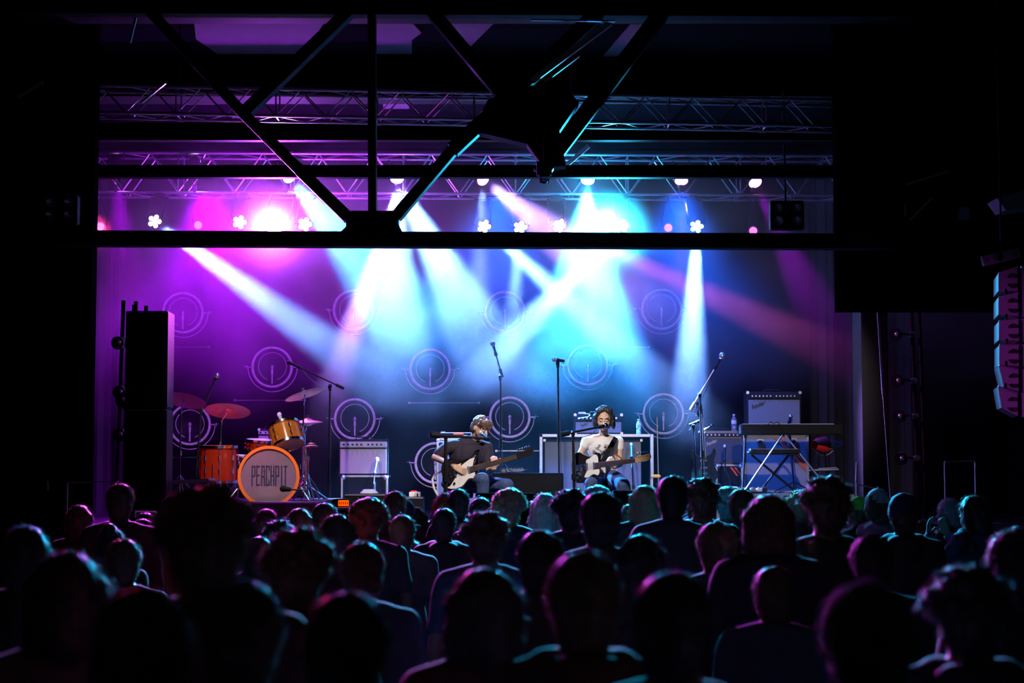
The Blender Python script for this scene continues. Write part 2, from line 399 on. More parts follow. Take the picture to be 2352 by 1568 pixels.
member('diagonal', (800, 500), (690, 393), 24); member('diagonal', (690, 393), (560, 262), 22)
member('diagonal', (910, 498), (1040, 345), 22); member('diagonal', (1040, 345), (1385, 20), 30)
member('diagonal', (1240, 400), (1520, 30), 34); member('diagonal', (1180, 250), (985, 20), 26)
member('diagonal', (560, 262), (330, 10), 22); member('diagonal', (560, 262), (810, 20), 24)

member('top_chord', (100, 20), (2300, 30), 26)
bl = [(1085, 300), (1120, 230), (1180, 200), (1290, 190), (1330, 235), (1285, 300), (1300, 380), (1262, 384), (1262, 412), (1240, 412), (1240, 372), (1210, 330)]
g = [W(x, y, Y1 - 0.1) for x, y in bl]
rt.part('gusset_plate', MB().prism([(v.x, v.z) for v in g], 0.2, Matrix.Translation((0, Y1 - 0.1, 0))), 'steel')
ho = T('chain_hoist', 'black chain hoist hanging under the steel gusset plate above centre stage', 'hoist', W(1250, 400, 15.0))
ho.part('motor', MB().box(W(1250, 388, 15.0), (0.13, 0.16, 0.15), bev=0.02), 'black')
ho.part('hook', MB().arc(W(1250, 412, 15.0), 0.03, 0.008, 60, 330), 'black')
ho.part('chain', MB().cyl(W(1250, 372, 15.0), W(1250, 250, 15.0), 0.008).cyl(W(1250, 300, 15.0), W(1250, 300, 15.3), .01), 'steel')

# aluminium box trusses
def box_truss(label, P, Q, h, d, nseg, group, r=0.024):
    """P, Q: front lower chord ends"""
    P = Vector(P); Q = Vector(Q); t = T('lighting_truss', label, 'truss', (P + Q) / 2, group)
    up = Vector((0, 0, h)); bk = Vector((0, d, 0))
    for o in (Vector(), up, bk, up + bk): t.part('chord', MB().cyl(P + o, Q + o, r, seg=10), 'alu')
    for face, (a0, b0) in enumerate(((Vector(), up), (bk, up + bk), (Vector(), bk), (up, up + bk))):
        mb = MB()
        for i in range(nseg):
            p = P.lerp(Q, i / nseg); q = P.lerp(Q, (i + 1) / nseg)
            a, b = (a0, b0) if i % 2 == 0 else (b0, a0)
            mb.cyl(p + a, q + b, r * 0.45, seg=6)
            if i % 4 == 0: mb.cyl(p + a0, p + b0, r * 0.5, seg=6)
        t.part('lacing', mb, 'alu')
    for i in range(0, nseg + 1, 8):
        p = P.lerp(Q, i / nseg)
        for o in (Vector(), up, bk, up + bk): t.part('coupler', MB().cyl(p + o - (Q - P).normalized() * .035, p + o + (Q - P).normalized() * .035, r * 1.4, seg=10), 'alu')
        if i % 16 == 8: t.part('hanging_chain', MB().cyl(p + up + bk / 2, Vector((p.x, p.y + d / 2, 6.43)), .01, seg=6).cyl(p + up, p + up + bk, .014, seg=6), 'steel')
    return t
box_truss('long aluminium box truss above the front edge of the stage', W(-60, 252, 16.7), W(2420, 300, 17.3), 0.26, 0.28, 44, None, 0.016)
box_truss('aluminium box truss over the back of the stage carrying the wash lamps', W(150, 441, 21.9), W(1960, 449, 21.9), 0.5, 0.4, 28, None, 0.02)
for k, (x0, y0, x1, y1) in enumerate(((1222, 183, 1405, 50), (1232, 190, 1420, 52))):
    pass
sb = MB(); bar(sb, W(1222, 186, 15.1), W(1402, 52, 15.1), 0.05, 0.05); bar(sb, W(1250, 188, 15.1), W(1330, 128, 15.1), 0.02, 0.05)
struct('trim_40', sb, 'alu')
wp = MB(); bar(wp, W(1220, 46, 15.0), W(1412, 49, 15.0), 0.012, 0.04)
struct('trim_41', wp, 'alu')
for (x0, y0, x1, y1, lb) in ((325, 235, 380, 190, 'short slanting pipe high on the purple side above the truss'), (40, 225, 100, 187, 'short slanting pipe at the far edge of the purple side'), (298, 98, 316, 25, 'thin vertical strut catching purple light near the roof'), (455, 35, 470, 0, 'small strut at the roof catching magenta light')):
    m_ = MB(); bar(m_, W(x0, y0, 15.6), W(x1, y1, 15.6), 0.02, 0.03); struct('trim_%d' % (50 + int(x0) % 40), m_, 'alu')
sw = MB(); bar(sw, W(1300, 380, 20.6), W(1352, 335, 20.6), 0.05, 0.04)
struct('trim_42', sw, 'white')

# ------------------------------------------------------------------ stage lamps
def look(p, t):
    return (Vector(t) - Vector(p)).to_track_quat('-Z', 'Y').to_euler()
def wash(p, aim, lens, label, r=0.085, top=5.43):
    """PAR can hanging under the rear truss; lens faces the aim"""
    p = Vector(p); d = (Vector(aim) - p).normalized()
    t = T('par_can', label, 'stage light', p, 'lit wash lamps on the rear truss')
    t.part('housing', MB().lathe([(r * .5, -0.26), (r * .8, -0.22), (r, -0.12), (r * 1.08, 0.0), (r, 0.0)], p - d * 0.002, d, 24), 'black')
    t.part('lens', MB().lathe([(0.0001, 0.012), (r * .6, 0.008), (r * .97, -0.004)], p, d, 24), lens)
    s = d.cross(Vector((0, 0, 1))).normalized() if abs(d.z) < .98 else Vector((1, 0, 0)); c = p - d * 0.12; x = Vector((1, 0, 0))
    t.part('yoke', MB().tube([c - x * r * 1.1, c - x * r * 1.25 + Vector((0, 0, .16)), Vector((c.x, c.y, top)) , c + x * r * 1.25 + Vector((0, 0, .16)), c + x * r * 1.1], 0.009, 6), 'black')
    t.part('clamp', MB().box((c.x, c.y, top), (0.05, 0.06, 0.09), bev=.01), 'black')
WL = [((268, 399, 21.75), (300, 760, 21.0), 'lens_mag', 'first magenta wash lamp on the rear truss, beside the proscenium edge'),
      ((448, 402, 21.75), (470, 900, 20.6), 'lens_lav', 'pale magenta wash lamp over the far cymbals'),
      ((665, 407, 21.75), (860, 640, 20.2), 'lens_cya', 'cyan-white wash lamp up beside the roof truss diagonal'),
      ((912, 411, 21.75), (905, 700, 20.4), 'lens_lav', 'bright lavender wash lamp above the gusset plate'),
      ((1110, 412, 21.75), (1300, 560, 20.3), 'lens_mag', 'magenta wash lamp just beyond the second roof diagonal'),
      ((1350, 414, 21.75), (1345, 800, 20.0), 'lens_cya', 'brightest cyan wash lamp above the seated singer in white'),
      ((1565, 416, 21.75), (1575, 800, 20.4), 'lens_mag', 'pink wash lamp above the tall white vertical beam'),
      ((1735, 420, 21.75), (1840, 640, 20.6), 'lens_mag', 'last magenta wash lamp on the rear truss, above the keyboards')]
for p, a, l, lb in WL: wash(W(*p), W(*a), l, lb)

def par(px, py, Y, aim, lens, label):
    p = W(px, py, Y); d = (Vector(aim) - p).normalized(); r = 0.052
    t = T('round_par', label, 'stage light', p, 'small round magenta lamps')
    t.part('housing', MB().lathe([(r * .6, -0.2), (r, -0.14), (r * 1.25, 0.0), (r * 1.2, 0.03), (r * 1.12, 0.0)], p, d, 24), 'black')
    t.part('lens', MB().lathe([(0.0001, 0.006), (r * .95, -0.004)], p, d, 24), lens)
    t.part('rim', MB().ring(p, d, r * 1.12, r * 1.3, 0.012, 24), 'alu')
    top = W(px, 447, 21.9); c = p - d * .08
    t.part('hanger', MB().tube([c + Vector((-.07, 0, 0)), c + Vector((-.075, 0, .12)), Vector((top.x, 21.9, top.z - .02)), c + Vector((.075, 0, .12)), c + Vector((.07, 0, 0))], 0.007, 6), 'black')
for px, py, lb in ((230, 520, 'round magenta lamp nearest the proscenium edge'), (455, 517, 'round magenta lamp between two lens-cluster heads'), (1535, 523, 'round magenta lamp beside the bright white moving head'), (1730, 530, 'round magenta lamp next to the four unlit blinders')):
    par(px, py, 21.6, (W(px, py, 21.6).x * .6, 8, 2.2), 'lens_pinkdim', lb)

def mover(px, py, aim, lens, label, Y=21.4, s=1.0):
    """moving head with a cluster of round lenses"""
    p = W(px, py, Y); d = (Vector(aim) - p).normalized(); m = frame_of(d)
    t = T('moving_head', label, 'stage light', p, 'moving heads with clustered lenses')
    r = 0.085 * s
    t.part('housing', MB().lathe([(r * .35, -0.2), (r * .8, -0.17), (r * 1.05, -0.05), (r * 1.05, 0.0), (0.0001, 0.002)], p, d, 20), 'black')
    for k in range(6):
        a = 2 * math.pi * k / 5; o = m @ Vector((math.cos(a), math.sin(a), 0)) * (r * .66 if k < 5 else 0)
        t.part('lens', MB().lathe([(0.0001, 0.016), (r * .22, 0.012), (r * .33, 0.002)], p + o, d, 14), lens)
    top = W(px, 441 + 8 * (px - 150) / 1810, 21.9).z - .02; c = p - d * .07; bc = Vector((c.x, 21.83, top - .06))
    t.part('base', MB().box(bc + Vector((0, .05, .03)), (0.13, .13, .07), bev=.02), 'black')
    t.part('yoke', MB().tube([c + Vector((-.1, 0, 0)), bc + Vector((-.1, 0, 0)), bc + Vector((.1, 0, 0)), c + Vector((.1, 0, 0))], 0.016, 6), 'black')
CAMP = (0, 6, 2)
def toward(px, py, tx, ty): return W(tx, ty, 19.5)
for px, py, tx, ty, l, lb in ((355, 508, 470, 600, 'lens_ice', 'moving head whose lens cluster glows blue-white on the purple side'), (550, 510, 590, 600, 'lens_ice', 'moving head beside the dazzling audience lamp'),
        (700, 515, 780, 560, 'lens_hot', 'moving head tucked beside the gusset plate'), (1112, 520, 1220, 640, 'lens_hot', 'moving head sending a slanting beam toward the singer in white'),
        (1195, 522, 1180, 680, 'lens_ice', 'moving head at centre stage pointing almost straight down'), (1285, 518, 1500, 620, 'lens_hot', 'moving head sending the pink beam toward the keyboards'),
        (1430, 518, 1300, 640, 'lens_hot', 'moving head sending a wide beam back toward centre stage'), (1600, 520, 1590, 700, 'lens_cya', 'moving head with the tall white vertical beam')):
    mover(px, py, toward(px, py, tx, ty), l, lb)
# the lamp that dazzles the audience
p = W(630, 512, 21.1); al = T('blinder_lamp', 'dazzling white-violet lamp shining straight at the audience', 'stage light', p)
d = (Vector((-0.6, 0, 1.6)) - p).normalized()
al.part('housing', MB().lathe([(.06, -.22), (.12, -.1), (.14, 0), (.13, 0)], p, d, 28), 'black')
al.part('lens', MB().lathe([(0.0001, 0.03), (.08, .02), (.125, 0)], p, d, 28), 'lens_hot')
zt_ = W(630, 447, 21.9).z - p.z
al.part('yoke', MB().tube([p + Vector((-.15, .1, 0)), p + Vector((-.15, .8, zt_)), p + Vector((.15, .8, zt_)), p + Vector((.15, .1, 0))], .012, 6), 'black')
# unlit four-lamp blinders
for cx, cyy, Y, lb in ((1809, 493, 18.6, 'unlit square of four blinder lamps beside the keyboard side of the stage'), (137, 480, 15.9, 'unlit square of four blinder lamps on the dark side wall')):
    s = 17 / S(Y) if cx > 1000 else 17 / S(Y)
    p = W(cx, cyy, Y); t = T('blinder', lb, 'stage light', p, 'four-lamp blinders')
    t.part('housing', MB().box(p + Vector((0, .08, 0)), (s * 4.6, .12, s * 4), bev=.01), 'black')
    for i in (-1, 1):
        for j in (-1, 1):
            c = p + Vector((i * s * 1.25, 0.01, j * s * .85))
            l = t.part('lamp', MB().lathe([(.0001, .0), (s * .35, .012), (s * .62, .03)], c + Vector((0, .01, 0)), (0, -1, 0), 18), 'lensoff')
            t.part('rim', MB().ring(c + Vector((0, .02, 0)), (0, -1, 0), s * .6, s * .68, .02, 18), 'steel', l)
    t.part('bracket', MB().tube([p + Vector((0, .12, s)), p + Vector((0, .2, .9)), p + Vector((0, .2, (6.42 - p.z)))], .012, 6), 'steel')

# ------------------------------------------------------------------ vintage lamps on the back wall
def vintage():
    t = T('vintage_studio_lamp', None, 'studio lamp', (0, 0, 0), 'large round vintage lamps on the back wall', local=True)
    ax = (0, -1, 0)
    t.part('housing', MB().lathe([(.0001, -.34), (.18, -.33), (.27, -.24), (.285, -.02), (.285, 0), (.262, 0), (.262, -.2), (.17, -.28), (.0001, -.29)], (0, 0, 0), ax, 44), 'black')
    rim = t.part('rim', MB().lathe([(.268, -.01), (.268, .02), (.276, .03), (.296, .03), (.304, .02), (.304, -.03), (.268, -.01)], (0, 0, 0), ax, 56), 'rim')
    b = MB()
    for k in range(16): a = 2 * math.pi * k / 16; b.ball((.286 * math.cos(a), -.032, .286 * math.sin(a)), .005, seg=6)
    t.part('rivet', b, 'black', rim)
    t.part('inner_ring', MB().arc((0, .03, .01), .205, .0055, -70, 250, 48), 'rim')
    bl = t.part('bulb', MB().ball((0, -.0, 0.0), (.026, .026, .036)), 'bulbglass')
    t.part('filament', MB().tube([(-.012, 0, -.01), (0, 0, .015), (.012, 0, -.01)], .002, 5), 'brass', bl)
    t.part('bulb_post', MB().cyl((0, 0, -.245), (0, 0, -.09), .011).cyl((0, 0, -.1), (0, 0, -.03), .017), 'rim')
    t.part('yoke', MB().arc((0, .05, 0), .36, .007, 180, 360, 40), 'rim')
    for s in (-1, 1):
        k = t.part('knob', MB().cyl((s * .29, .05, 0), (s * .37, .05, 0), .012).ball((s * .375, .05, 0), (.02, .022, .03)), 'alu')
        t.part('lever', MB().cyl((s * .38, .05, .01), (s * .42, .04, .012), .005), 'alu', k)
    t.part('wall_mount', MB().cyl((0, .34, 0), (0, .95, 0), .03).cyl((0, .05, -.36), (0, .6, -.36), .015).box((0, .6, -.2), (.04, .04, .4)).cyl((0, .9, 0), (0, 1.05, 0), .03), 'black')
    return t.e
v0 = vintage()
VL = [((420, 718), 'vintage lamp highest on the drummer side, half behind the black speaker stack', 4), ((812, 712), 'faint vintage lamp veiled in white haze above the boom microphone', 0), ((1160, 715), 'barely visible vintage lamp high in the bright central haze', -3),
      ((1520, 710), 'faint vintage lamp high behind the tall vertical beam', 2), ((625, 843), 'vintage lamp directly above the drum kit', 0), ((988, 848), 'vintage lamp alone in the middle of the centre row', 3), ((1350, 838), 'vintage lamp above the seated singer in white', -3),
      ((815, 962), 'vintage lamp rising behind the small amplifier with the knobs', 2), ((1171, 958), 'bright-rimmed vintage lamp next to the head of the man in the dark shirt', 4), ((1524, 950), 'vintage lamp between the singer and the leaning guitar', -6),
      ((436, 975), 'vintage lamp behind the cymbals, beside the black speaker stack', 6), ((1000, 1063), 'lowest vintage lamp, mostly hidden behind the man in the dark shirt', 0)]
for i, ((px, py), lb, rz) in enumerate(VL):
    p = W(px, py, 24.45)
    o = v0 if i == 0 else dup(v0)
    o.location = p; o.rotation_euler = (R(3), 0, R(rz)); o.scale = (.95, .95, .95); o['label'] = lb

# side drapes and black masking
def drape(label, x0, x1, y, z0, z1, m='curtain'):
    n = int((x1 - x0) / .03); vs, fs = [], []
    for i in range(n + 1):
        x = x0 + (x1 - x0) * i / n; w = .05 * math.sin(i * .55) + .02 * math.sin(i * 1.7)
        vs += [(x, y + w, z0), (x, y + w, z1), (x, y + w + .012, z0), (x, y + w + .012, z1)]
    for i in range(n):
        a = 4 * i; fs += [(a, a + 4, a + 5, a + 1), (a + 2, a + 3, a + 7, a + 6)]
    single('stage_curtain', MB().raw(vs, fs), m, label, 'curtain', group='black side curtains')
drape('black pleated side curtain hanging on the drummer side', W(190, 0, 23).x, W(300, 0, 23).x, 23.0, SZ, 6.4)
drape('black pleated side curtain hanging behind the keyboard side', W(1850, 0, 23).x, W(2080, 0, 23).x, 23.0, SZ, 6.4)

# ------------------------------------------------------------------ risers, cases, amplifiers
def riser(label, x0, x1, y0, y1, z1):
    c = ((x0 + x1) / 2, (y0 + y1) / 2)
    t = T('stage_riser', label, 'riser', (c[0], c[1], SZ))
    t.part('deck', MB().box((c[0], c[1], z1 - .03), (x1 - x0, y1 - y0, .06), bev=.006), 'deck')
    t.part('edge_trim', MB().box((c[0], y0 - .006, z1 - .03), (x1 - x0, .012, .05)), 'alu')
    for x in (x0 + .06, x1 - .06):
        for y in (y0 + .06, y1 - .06): t.part('leg', MB().box((x, y, (SZ + z1 - .06) / 2), (.06, .06, z1 - .06 - SZ)), 'alu')
    return t
DZ = 1.62; KZ = 1.66
riser('low platform under the drum kit with a pale metal edge', W(380, 0, 17.2).x, W(742, 0, 17.2).x, 17.2, 19.6, DZ)
riser('low platform under the keyboards with a thin metal edge', W(1632, 0, 20.0).x, W(1960, 0, 20.0).x, 20.0, 23.0, KZ)

def px_box(x0, y0, x1, y1, Y): a = W(x0, y1, Y); b = W(x1, y0, Y); return a.x, b.x, a.z, b.z
def amp(label, x0, y0, x1, y1, Y, gr, depth=.26, panel='panel', knobs=9, script=None, body='tolex', top_panel=.13, zb=None, group='guitar amplifiers'):
    a, b, z0, z1 = px_box(x0, y0, x1, y1, Y)
    if zb is not None: z0 = zb
    w, h = b - a, z1 - z0; cx = (a + b) / 2
    t = T('guitar_amplifier', label, 'amplifier', (cx, Y + depth / 2, z0), group)
    t.part('cabinet', MB().box((cx, Y + depth / 2 + .01, (z0 + z1) / 2), (w, depth, h), bev=.012), body)
    ph = h * top_panel
    cp = t.part('control_panel', MB().box((cx, Y + .004, z1 - .03 - ph / 2), (w * .95, .02, ph)), panel)
    kn = MB()
    for k in range(knobs):
        x = cx - w * .4 + w * .8 * (k + (0.6 if k > knobs * .45 else 0)) / knobs
        kn.lathe([(.0001, .018), (.009, .018), (.012, 0)], (x, Y - .006, z1 - .03 - ph / 2), (0, -1, 0), 10)
    t.part('knob', kn, 'black' if panel != 'tolex' else 'alu', cp)
    t.part('grille', MB().box((cx, Y + .006, z0 + .02 + (h - ph - .07) / 2), (w * .94, .014, h - ph - .07)), gr)
    t.part('handle', MB().tube([(cx - .1, Y + depth / 2, z1), (cx - .09, Y + depth / 2, z1 + .025), (cx + .09, Y + depth / 2, z1 + .025), (cx + .1, Y + depth / 2, z1)], .008, 6), 'tolex')
    for s in (-1, 1):
        for q in (z0, z1):
            zz = q + (.012 if q == z0 else -.012); t.part('corner', MB().box((cx + s * (w / 2 - .012), Y + .006, zz), (.035, .02, .035), bev=.006), 'alu' if gr != 'grille_w' else 'tolex')
    if script: text_part(script, h * .15, (cx - w * .28, Y - .003, z1 - ph - .05 - h * .13), t.e, 'black' if gr != 'grille_b' else 'alu', .35, 0, .8, R(22), 'logo_script').location = Vector((cx - w * .30, Y - .003, z1 - ph - .05 - h * .13)) - t.e.location
    return t
def case(label, x0, y0, x1, y1, Y, body='case', depth=.5, zb=None, stripes=(), latches=(), edge='alu', dish=False, inner=None):
    a, b, z0, z1 = px_box(x0, y0, x1, y1, Y)
    if zb is not None: z0 = zb
    w, h = b - a, z1 - z0; cx = (a + b) / 2
    t = T('road_case', label, 'case', (cx, Y + depth / 2, z0), 'road cases')
    t.part('shell', MB().box((cx, Y + depth / 2 + .01, (z0 + z1) / 2), (w - .02, depth, h - .01)), body)
    e = MB(); q = .022
    for z in (z0 + q / 2, z1 - q / 2): e.box((cx, Y + .004, z), (w, .02, q)).box((cx, Y + (depth if z > z0 + .1 else .02), z), (w, .02, q))
    for x in (a + q / 2, b - q / 2):
        e.box((x, Y + .004, (z0 + z1) / 2), (q, .02, h)); e.box((x, Y + depth / 2, z1 - q / 2), (q, depth, q))
    t.part('edging', e, edge)
    for x in (a + .025, b - .025):
        for z in (z0 + .025, z1 - .025): t.part('ball_corner', MB().ball((x, Y + .012, z), (.034, .026, .034), seg=10), edge)
    for (lx, ly) in latches:
        p = W(lx, ly, Y); l = t.part('latch', MB().box(p + Vector((0, -.008, 0)), (.085, .012, .085), bev=.01), 'alu')
        t.part('latch_wing', MB().box(p + Vector((0, -.018, 0)), (.05, .01, .03)).ring(p + Vector((0, -.016, 0)), (0, -1, 0), .02, .028, .005, 14), 'tolex', l)
    if stripes:
        s = MB()
        for quad in stripes:
            v = [W(x, y, Y - .008) for x, y in quad]; n = len(v)
            s.raw(v + [p + Vector((0, .012, 0)) for p in v], [tuple(range(n)), tuple(range(n, 2 * n))[::-1]] + [(i, (i + 1) % n, n + (i + 1) % n, n + i) for i in range(n)])
        t.part('tape_stripe', s, 'orange')
    return t
# drummer side small amplifier on its case
case('black road case under the amplifier with the row of knobs', 783, 1091, 891, 1150, 21.0, 'casedark', zb=SZ)
za = W(0, 1091, 21.0).z
amp('cream-fronted amplifier with a row of round knobs, between the drums and the man', 778, 1008, 891, 1090, 21.0, 'grille_w', knobs=9, zb=za, top_panel=.16)
amp('small silver amplifier half hidden behind the tilted tom', 592, 984, 652, 1040, 22.3, 'grille', knobs=4, zb=None)
case('dark case under the small silver amplifier behind the toms', 588, 1042, 656, 1130, 22.3, 'casedark', zb=SZ)
# behind the man: upright cabinet with a keyboard on top
case('pale grey flight case standing behind the man in the dark shirt', 1003, 1006, 1100, 1100, 21.4, 'case', zb=SZ, latches=((1013, 1020), (1050, 1020)))
zt = W(0, 1006, 21.4).z
kb = T('keyboard', 'small keyboard with a red display on the grey case behind the man', 'keyboard', (W(1042, 0, 21.5).x, 21.5, zt))
a, b, _, _ = px_box(985, 996, 1104, 1006, 21.5)
kb.part('body', MB().box(((a + b) / 2, 21.55, zt + .035), (b - a, .26, .06), bev=.01), 'tolex')
kb.part('display', MB().box((W(1055, 0, 21.4).x, 21.41, zt + .055), (.12, .02, .022)), 'led')
k = MB()
for i in range(22): k.box((a + .05 + i * (b - a - .1) / 22, 21.44, zt + .066), ((b - a - .1) / 26, .09, .008))
kb.part('key', k, 'white')
kb.part('knob', MB().box((W(1020, 0, 21.4).x, 21.5, zt + .075), (.05, .03, .012)), 'white')
# centre: wide bass cabinet in an open road case
a, b, z0, z1 = px_box(1240, 997, 1499, 1200, 21.2); z0 = SZ; cx = (a + b) / 2
t = T('bass_cabinet_case', 'wide open road case with aluminium edges holding a grey speaker cabinet behind the singer', 'case', (cx, 21.5, z0))
sh = MB()
for x in (a + .02, b - .02): sh.box((x, 21.5, (z0 + z1) / 2), (.04, .6, z1 - z0))
sh.box((cx, 21.5, z1 - .02), (b - a, .6, .04)).box((cx, 21.79, (z0 + z1) / 2), (b - a, .02, z1 - z0)).box((cx, 21.5, z0 + .02), (b - a, .6, .04))
t.part('shell', sh, 'casedark')
e = MB()
for x in (a + .015, b - .015): e.box((x, 21.19, (z0 + z1) / 2), (.032, .02, z1 - z0))
e.box((cx, 21.19, z1 - .015), (b - a, .02, .032))
t.part('edging', e, 'alu')
t.part('lid_edge', MB().box((W(1492, 0, 21.1).x, 21.1, (z1 + W(0, 1093, 21.1).z) / 2), (.03, .03, z1 - W(0, 1093, 21.1).z)), 'alu')
a2, b2, _, z2 = px_box(1250, 1007, 1474, 1200, 21.25); c2 = (a2 + b2) / 2
cb = T('speaker_cabinet', 'large grey-grilled speaker cabinet inside the open road case', 'speaker', (c2, 21.5, SZ + .04))
cb.part('box', MB().box((c2, 21.5, (SZ + .04 + z2) / 2), (b2 - a2 - .01, .44, z2 - SZ - .05), bev=.01), 'tolex')
cb.part('grille', MB().box((c2, 21.272, (SZ + .04 + z2) / 2), (b2 - a2 - .02, .02, z2 - SZ - .12)), 'grille')
cb.part('corner', MB().box((b2 - .005, 21.256, z2 - .02), (.03, .02, .03)).box((a2 + .005, 21.256, z2 - .02), (.03, .02, .03)), 'alu')
amp('silver guitar amplifier with a dark logo script right behind the singer', 1319, 950, 1430, 999, 21.25, 'grille', panel='tolex', knobs=10, script='Fender', zb=z1, top_panel=.2)
zq = z1 + .0
# small device and cable on the amplifier
zz = W(0, 953, 21.3).z
dv = T('effect_pedal', 'small white box with a curled cable on the amplifier behind the singer', 'pedal', (W(1334, 0, 21.35).x, 21.35, zz - .005))
dv.part('body', MB().box((W(1334, 0, 21.35).x, 21.36, zz + .02), (.09, .08, .04), bev=.006), 'white')
dv.part('cable', MB().tube([W(1343, 950, 21.3), W(1352, 950, 21.3), W(1355, 953, 21.24), W(1350, 957, 21.2), W(1336, 959, 21.18), W(1328, 962, 21.2)], .004, 6), 'wcable')
# keyboard side: road case with orange stripes, big amplifier on top
st = [[(1777, 1004), (1782, 1004), (1792, 1013), (1786, 1013)], [(1791, 1004), (1797, 1004), (1806, 1013), (1799, 1013)], [(1795, 1021), (1802, 1021), (1809, 1029), (1802, 1029)], [(1808, 1021), (1814, 1021), (1822, 1029), (1815, 1029)],
      [(1821, 1038), (1828, 1035), (1852, 1057), (1851, 1064)], [(1816, 1044), (1824, 1042), (1851, 1073), (1851, 1081)]]
case('tall grey flight case with slanting orange tape stripes behind the keyboard stand', 1708, 994, 1857, 1120, 21.3, 'case', depth=.6, zb=KZ, stripes=st, latches=((1746, 1016), (1822, 1014)))
zc = W(0, 994, 21.3).z
amp('big guitar amplifier with a dark control strip on top of the striped flight case', 1716, 899, 1840, 992, 21.35, 'grille', panel='tolex', knobs=12, script='Fender', zb=zc, top_panel=.1, depth=.3)
case('dark road case with orange stripes under the brown amplifier', 1644, 1066, 1706, 1118, 21.4, 'casedark', zb=KZ, depth=.5,
     stripes=[[(1676, 1073), (1682, 1073), (1697, 1093), (1692, 1093)], [(1686, 1073), (1691, 1073), (1700, 1085), (1700, 1091)]])
zb_ = W(0, 1066, 21.4).z
amp('brown-grilled amplifier with a wooden edge beside the leaning guitar', 1616, 989, 1706, 1064, 21.42, 'grille_b', panel='tolex', knobs=8, script='Fender', body='wood', zb=zb_, top_panel=.1)

def bottle(label, px, y0, y1, Y, m='water', zb=None):
    p = W(px, y1, Y); z = p.z if zb is None else zb; h = W(px, y0, Y).z - z; r = h * .155
    t = T('water_bottle', label, 'bottle', (p.x, Y, z), 'clear plastic water bottles')
    t.part('body', MB().lathe([(.0001, 0), (r, .002), (r, h * .3), (r * .9, h * .34), (r, h * .38), (r, h * .68), (r * .45, h * .86), (r * .4, h * .93), (.0001, h * .93)], (p.x, Y, z), (0, 0, 1), 18), m)
    t.part('cap', MB().lathe([(.0001, h), (r * .48, h), (r * .48, h * .93), (.0001, h * .93)], (p.x, Y, z), (0, 0, 1), 14), 'white')
    t.part('label_band', MB().lathe([(r * 1.02, h * .42), (r * 1.02, h * .64)], (p.x, Y, z), (0, 0, 1), 18), 'paper')
bottle('pink-lit water bottle standing on the brown amplifier', 1686, 951, 988, 21.55, zb=W(0, 989, 21.42).z)
bottle('blue-lit water bottle standing on the wide road case beside the singer', 1467, 962, 998, 21.4, zb=z1)

# microphones on amplifiers
def mic_stand(label, base, top, mic_tip=None, boom_back=None, r=.009, mic_r=.026, tripod=.26, mic_m='alu', boom_m='black', pole_m='black', round_base=False, mic_len=.17, floor=None):
    base = Vector(base); top = Vector(top)
    t = T('microphone_stand', label, 'microphone stand', base, 'microphone stands')
    if round_base: t.part('base', MB().lathe([(.0001, .02), (.11, .015), (.125, 0)], base, (0, 0, 1), 24), 'black')
    else:
        for k in range(3):
            a = 2 * math.pi * k / 3 + .5; f = base + Vector((math.cos(a) * tripod, math.sin(a) * tripod, .008))
            t.part('leg', MB().cyl(base + Vector((0, 0, .13)), f, .008), pole_m)
    t.part('pole', MB().cyl(base + Vector((0, 0, .01)), top, r * 1.15, r).cyl(base + (top - base) * .5, base + (top - base) * .56, r * 1.9), pole_m)
    end = top
    if mic_tip is not None:
        tip = Vector(mic_tip)
        if boom_back is not None:
            bb = Vector(boom_back); d = (tip - bb).normalized(); e = tip - d * mic_len
            t.part('clutch', MB().cyl(top - Vector((0, .025, .02)), top + Vector((0, .025, .0)), .022).cyl(top - Vector((0, 0, .06)), top + Vector((0, 0, .01)), .016), 'black')
            t.part('boom', MB().cyl(bb, e, r * .85).cyl(bb, bb + d * .1, r * 1.9), boom_m)
        else: e = top; d = (tip - e).normalized()
        m = t.part('microphone', MB().cyl(e, tip - d * mic_r, .011, .017), 'black' if mic_m != 'white' else 'white')
        t.part('grille', MB().ball(tip - d * mic_r * .4, (mic_r, mic_r, mic_r * 1.1), seg=12).cyl(tip - d * mic_r * 1.6, tip - d * mic_r * 1.3, .021), mic_m, m)
        t.part('clip', MB().cyl(e + d * .01, e + d * .05, .019), 'black', m)
        cpts = [e, e - d * .08 + Vector((0, 0, -.06)), (e + top) / 2 + Vector((0, -.01, -.07)), top + Vector((.012, -.012, -.08)), top.lerp(base, .5) + Vector((.02, -.015, 0)), base + Vector((.03, -.02, .02))]
        t.part('cable', MB().tube(cpts, .0035, 5), 'cable')
    return t
def wf(px, Y, z): return Vector((W(px, 0, Y).x, Y, z))
mic_stand('tall boom stand over the drum kit, its microphone high above the rack tom', wf(762, 19.9, SZ), W(758, 885, 19.9), W(661, 831, 19.9), W(790, 892, 19.9), mic_r=.02, mic_m='black')
mic_stand('thin stand with a bright microphone over the crash cymbal', wf(462, 19.4, DZ), W(462, 930, 19.4), W(500, 860, 19.4), W(455, 945, 19.4), mic_r=.022, mic_len=.08)
mic_stand('boom stand rising steeply behind the man in the dark shirt', wf(1151, 20.4, SZ), W(1149, 862, 20.4), W(1131, 786, 20.4), W(1154, 866, 20.4), mic_r=.03)
mic_stand('upright stand with a sideways microphone left of the singer in white', wf(1283, 19.8, SZ), W(1281, 832, 19.8), W(1270, 825, 19.8), W(1297, 829, 19.8), mic_len=.08, mic_r=.024)
mic_stand('long boom stand slanting up beside the brown amplifier, microphone at its top', wf(1608, 20.2, SZ), W(1607, 905, 20.2), W(1660, 814, 20.2), W(1586, 941, 20.2), boom_m='alu', mic_r=.036, mic_len=.2)
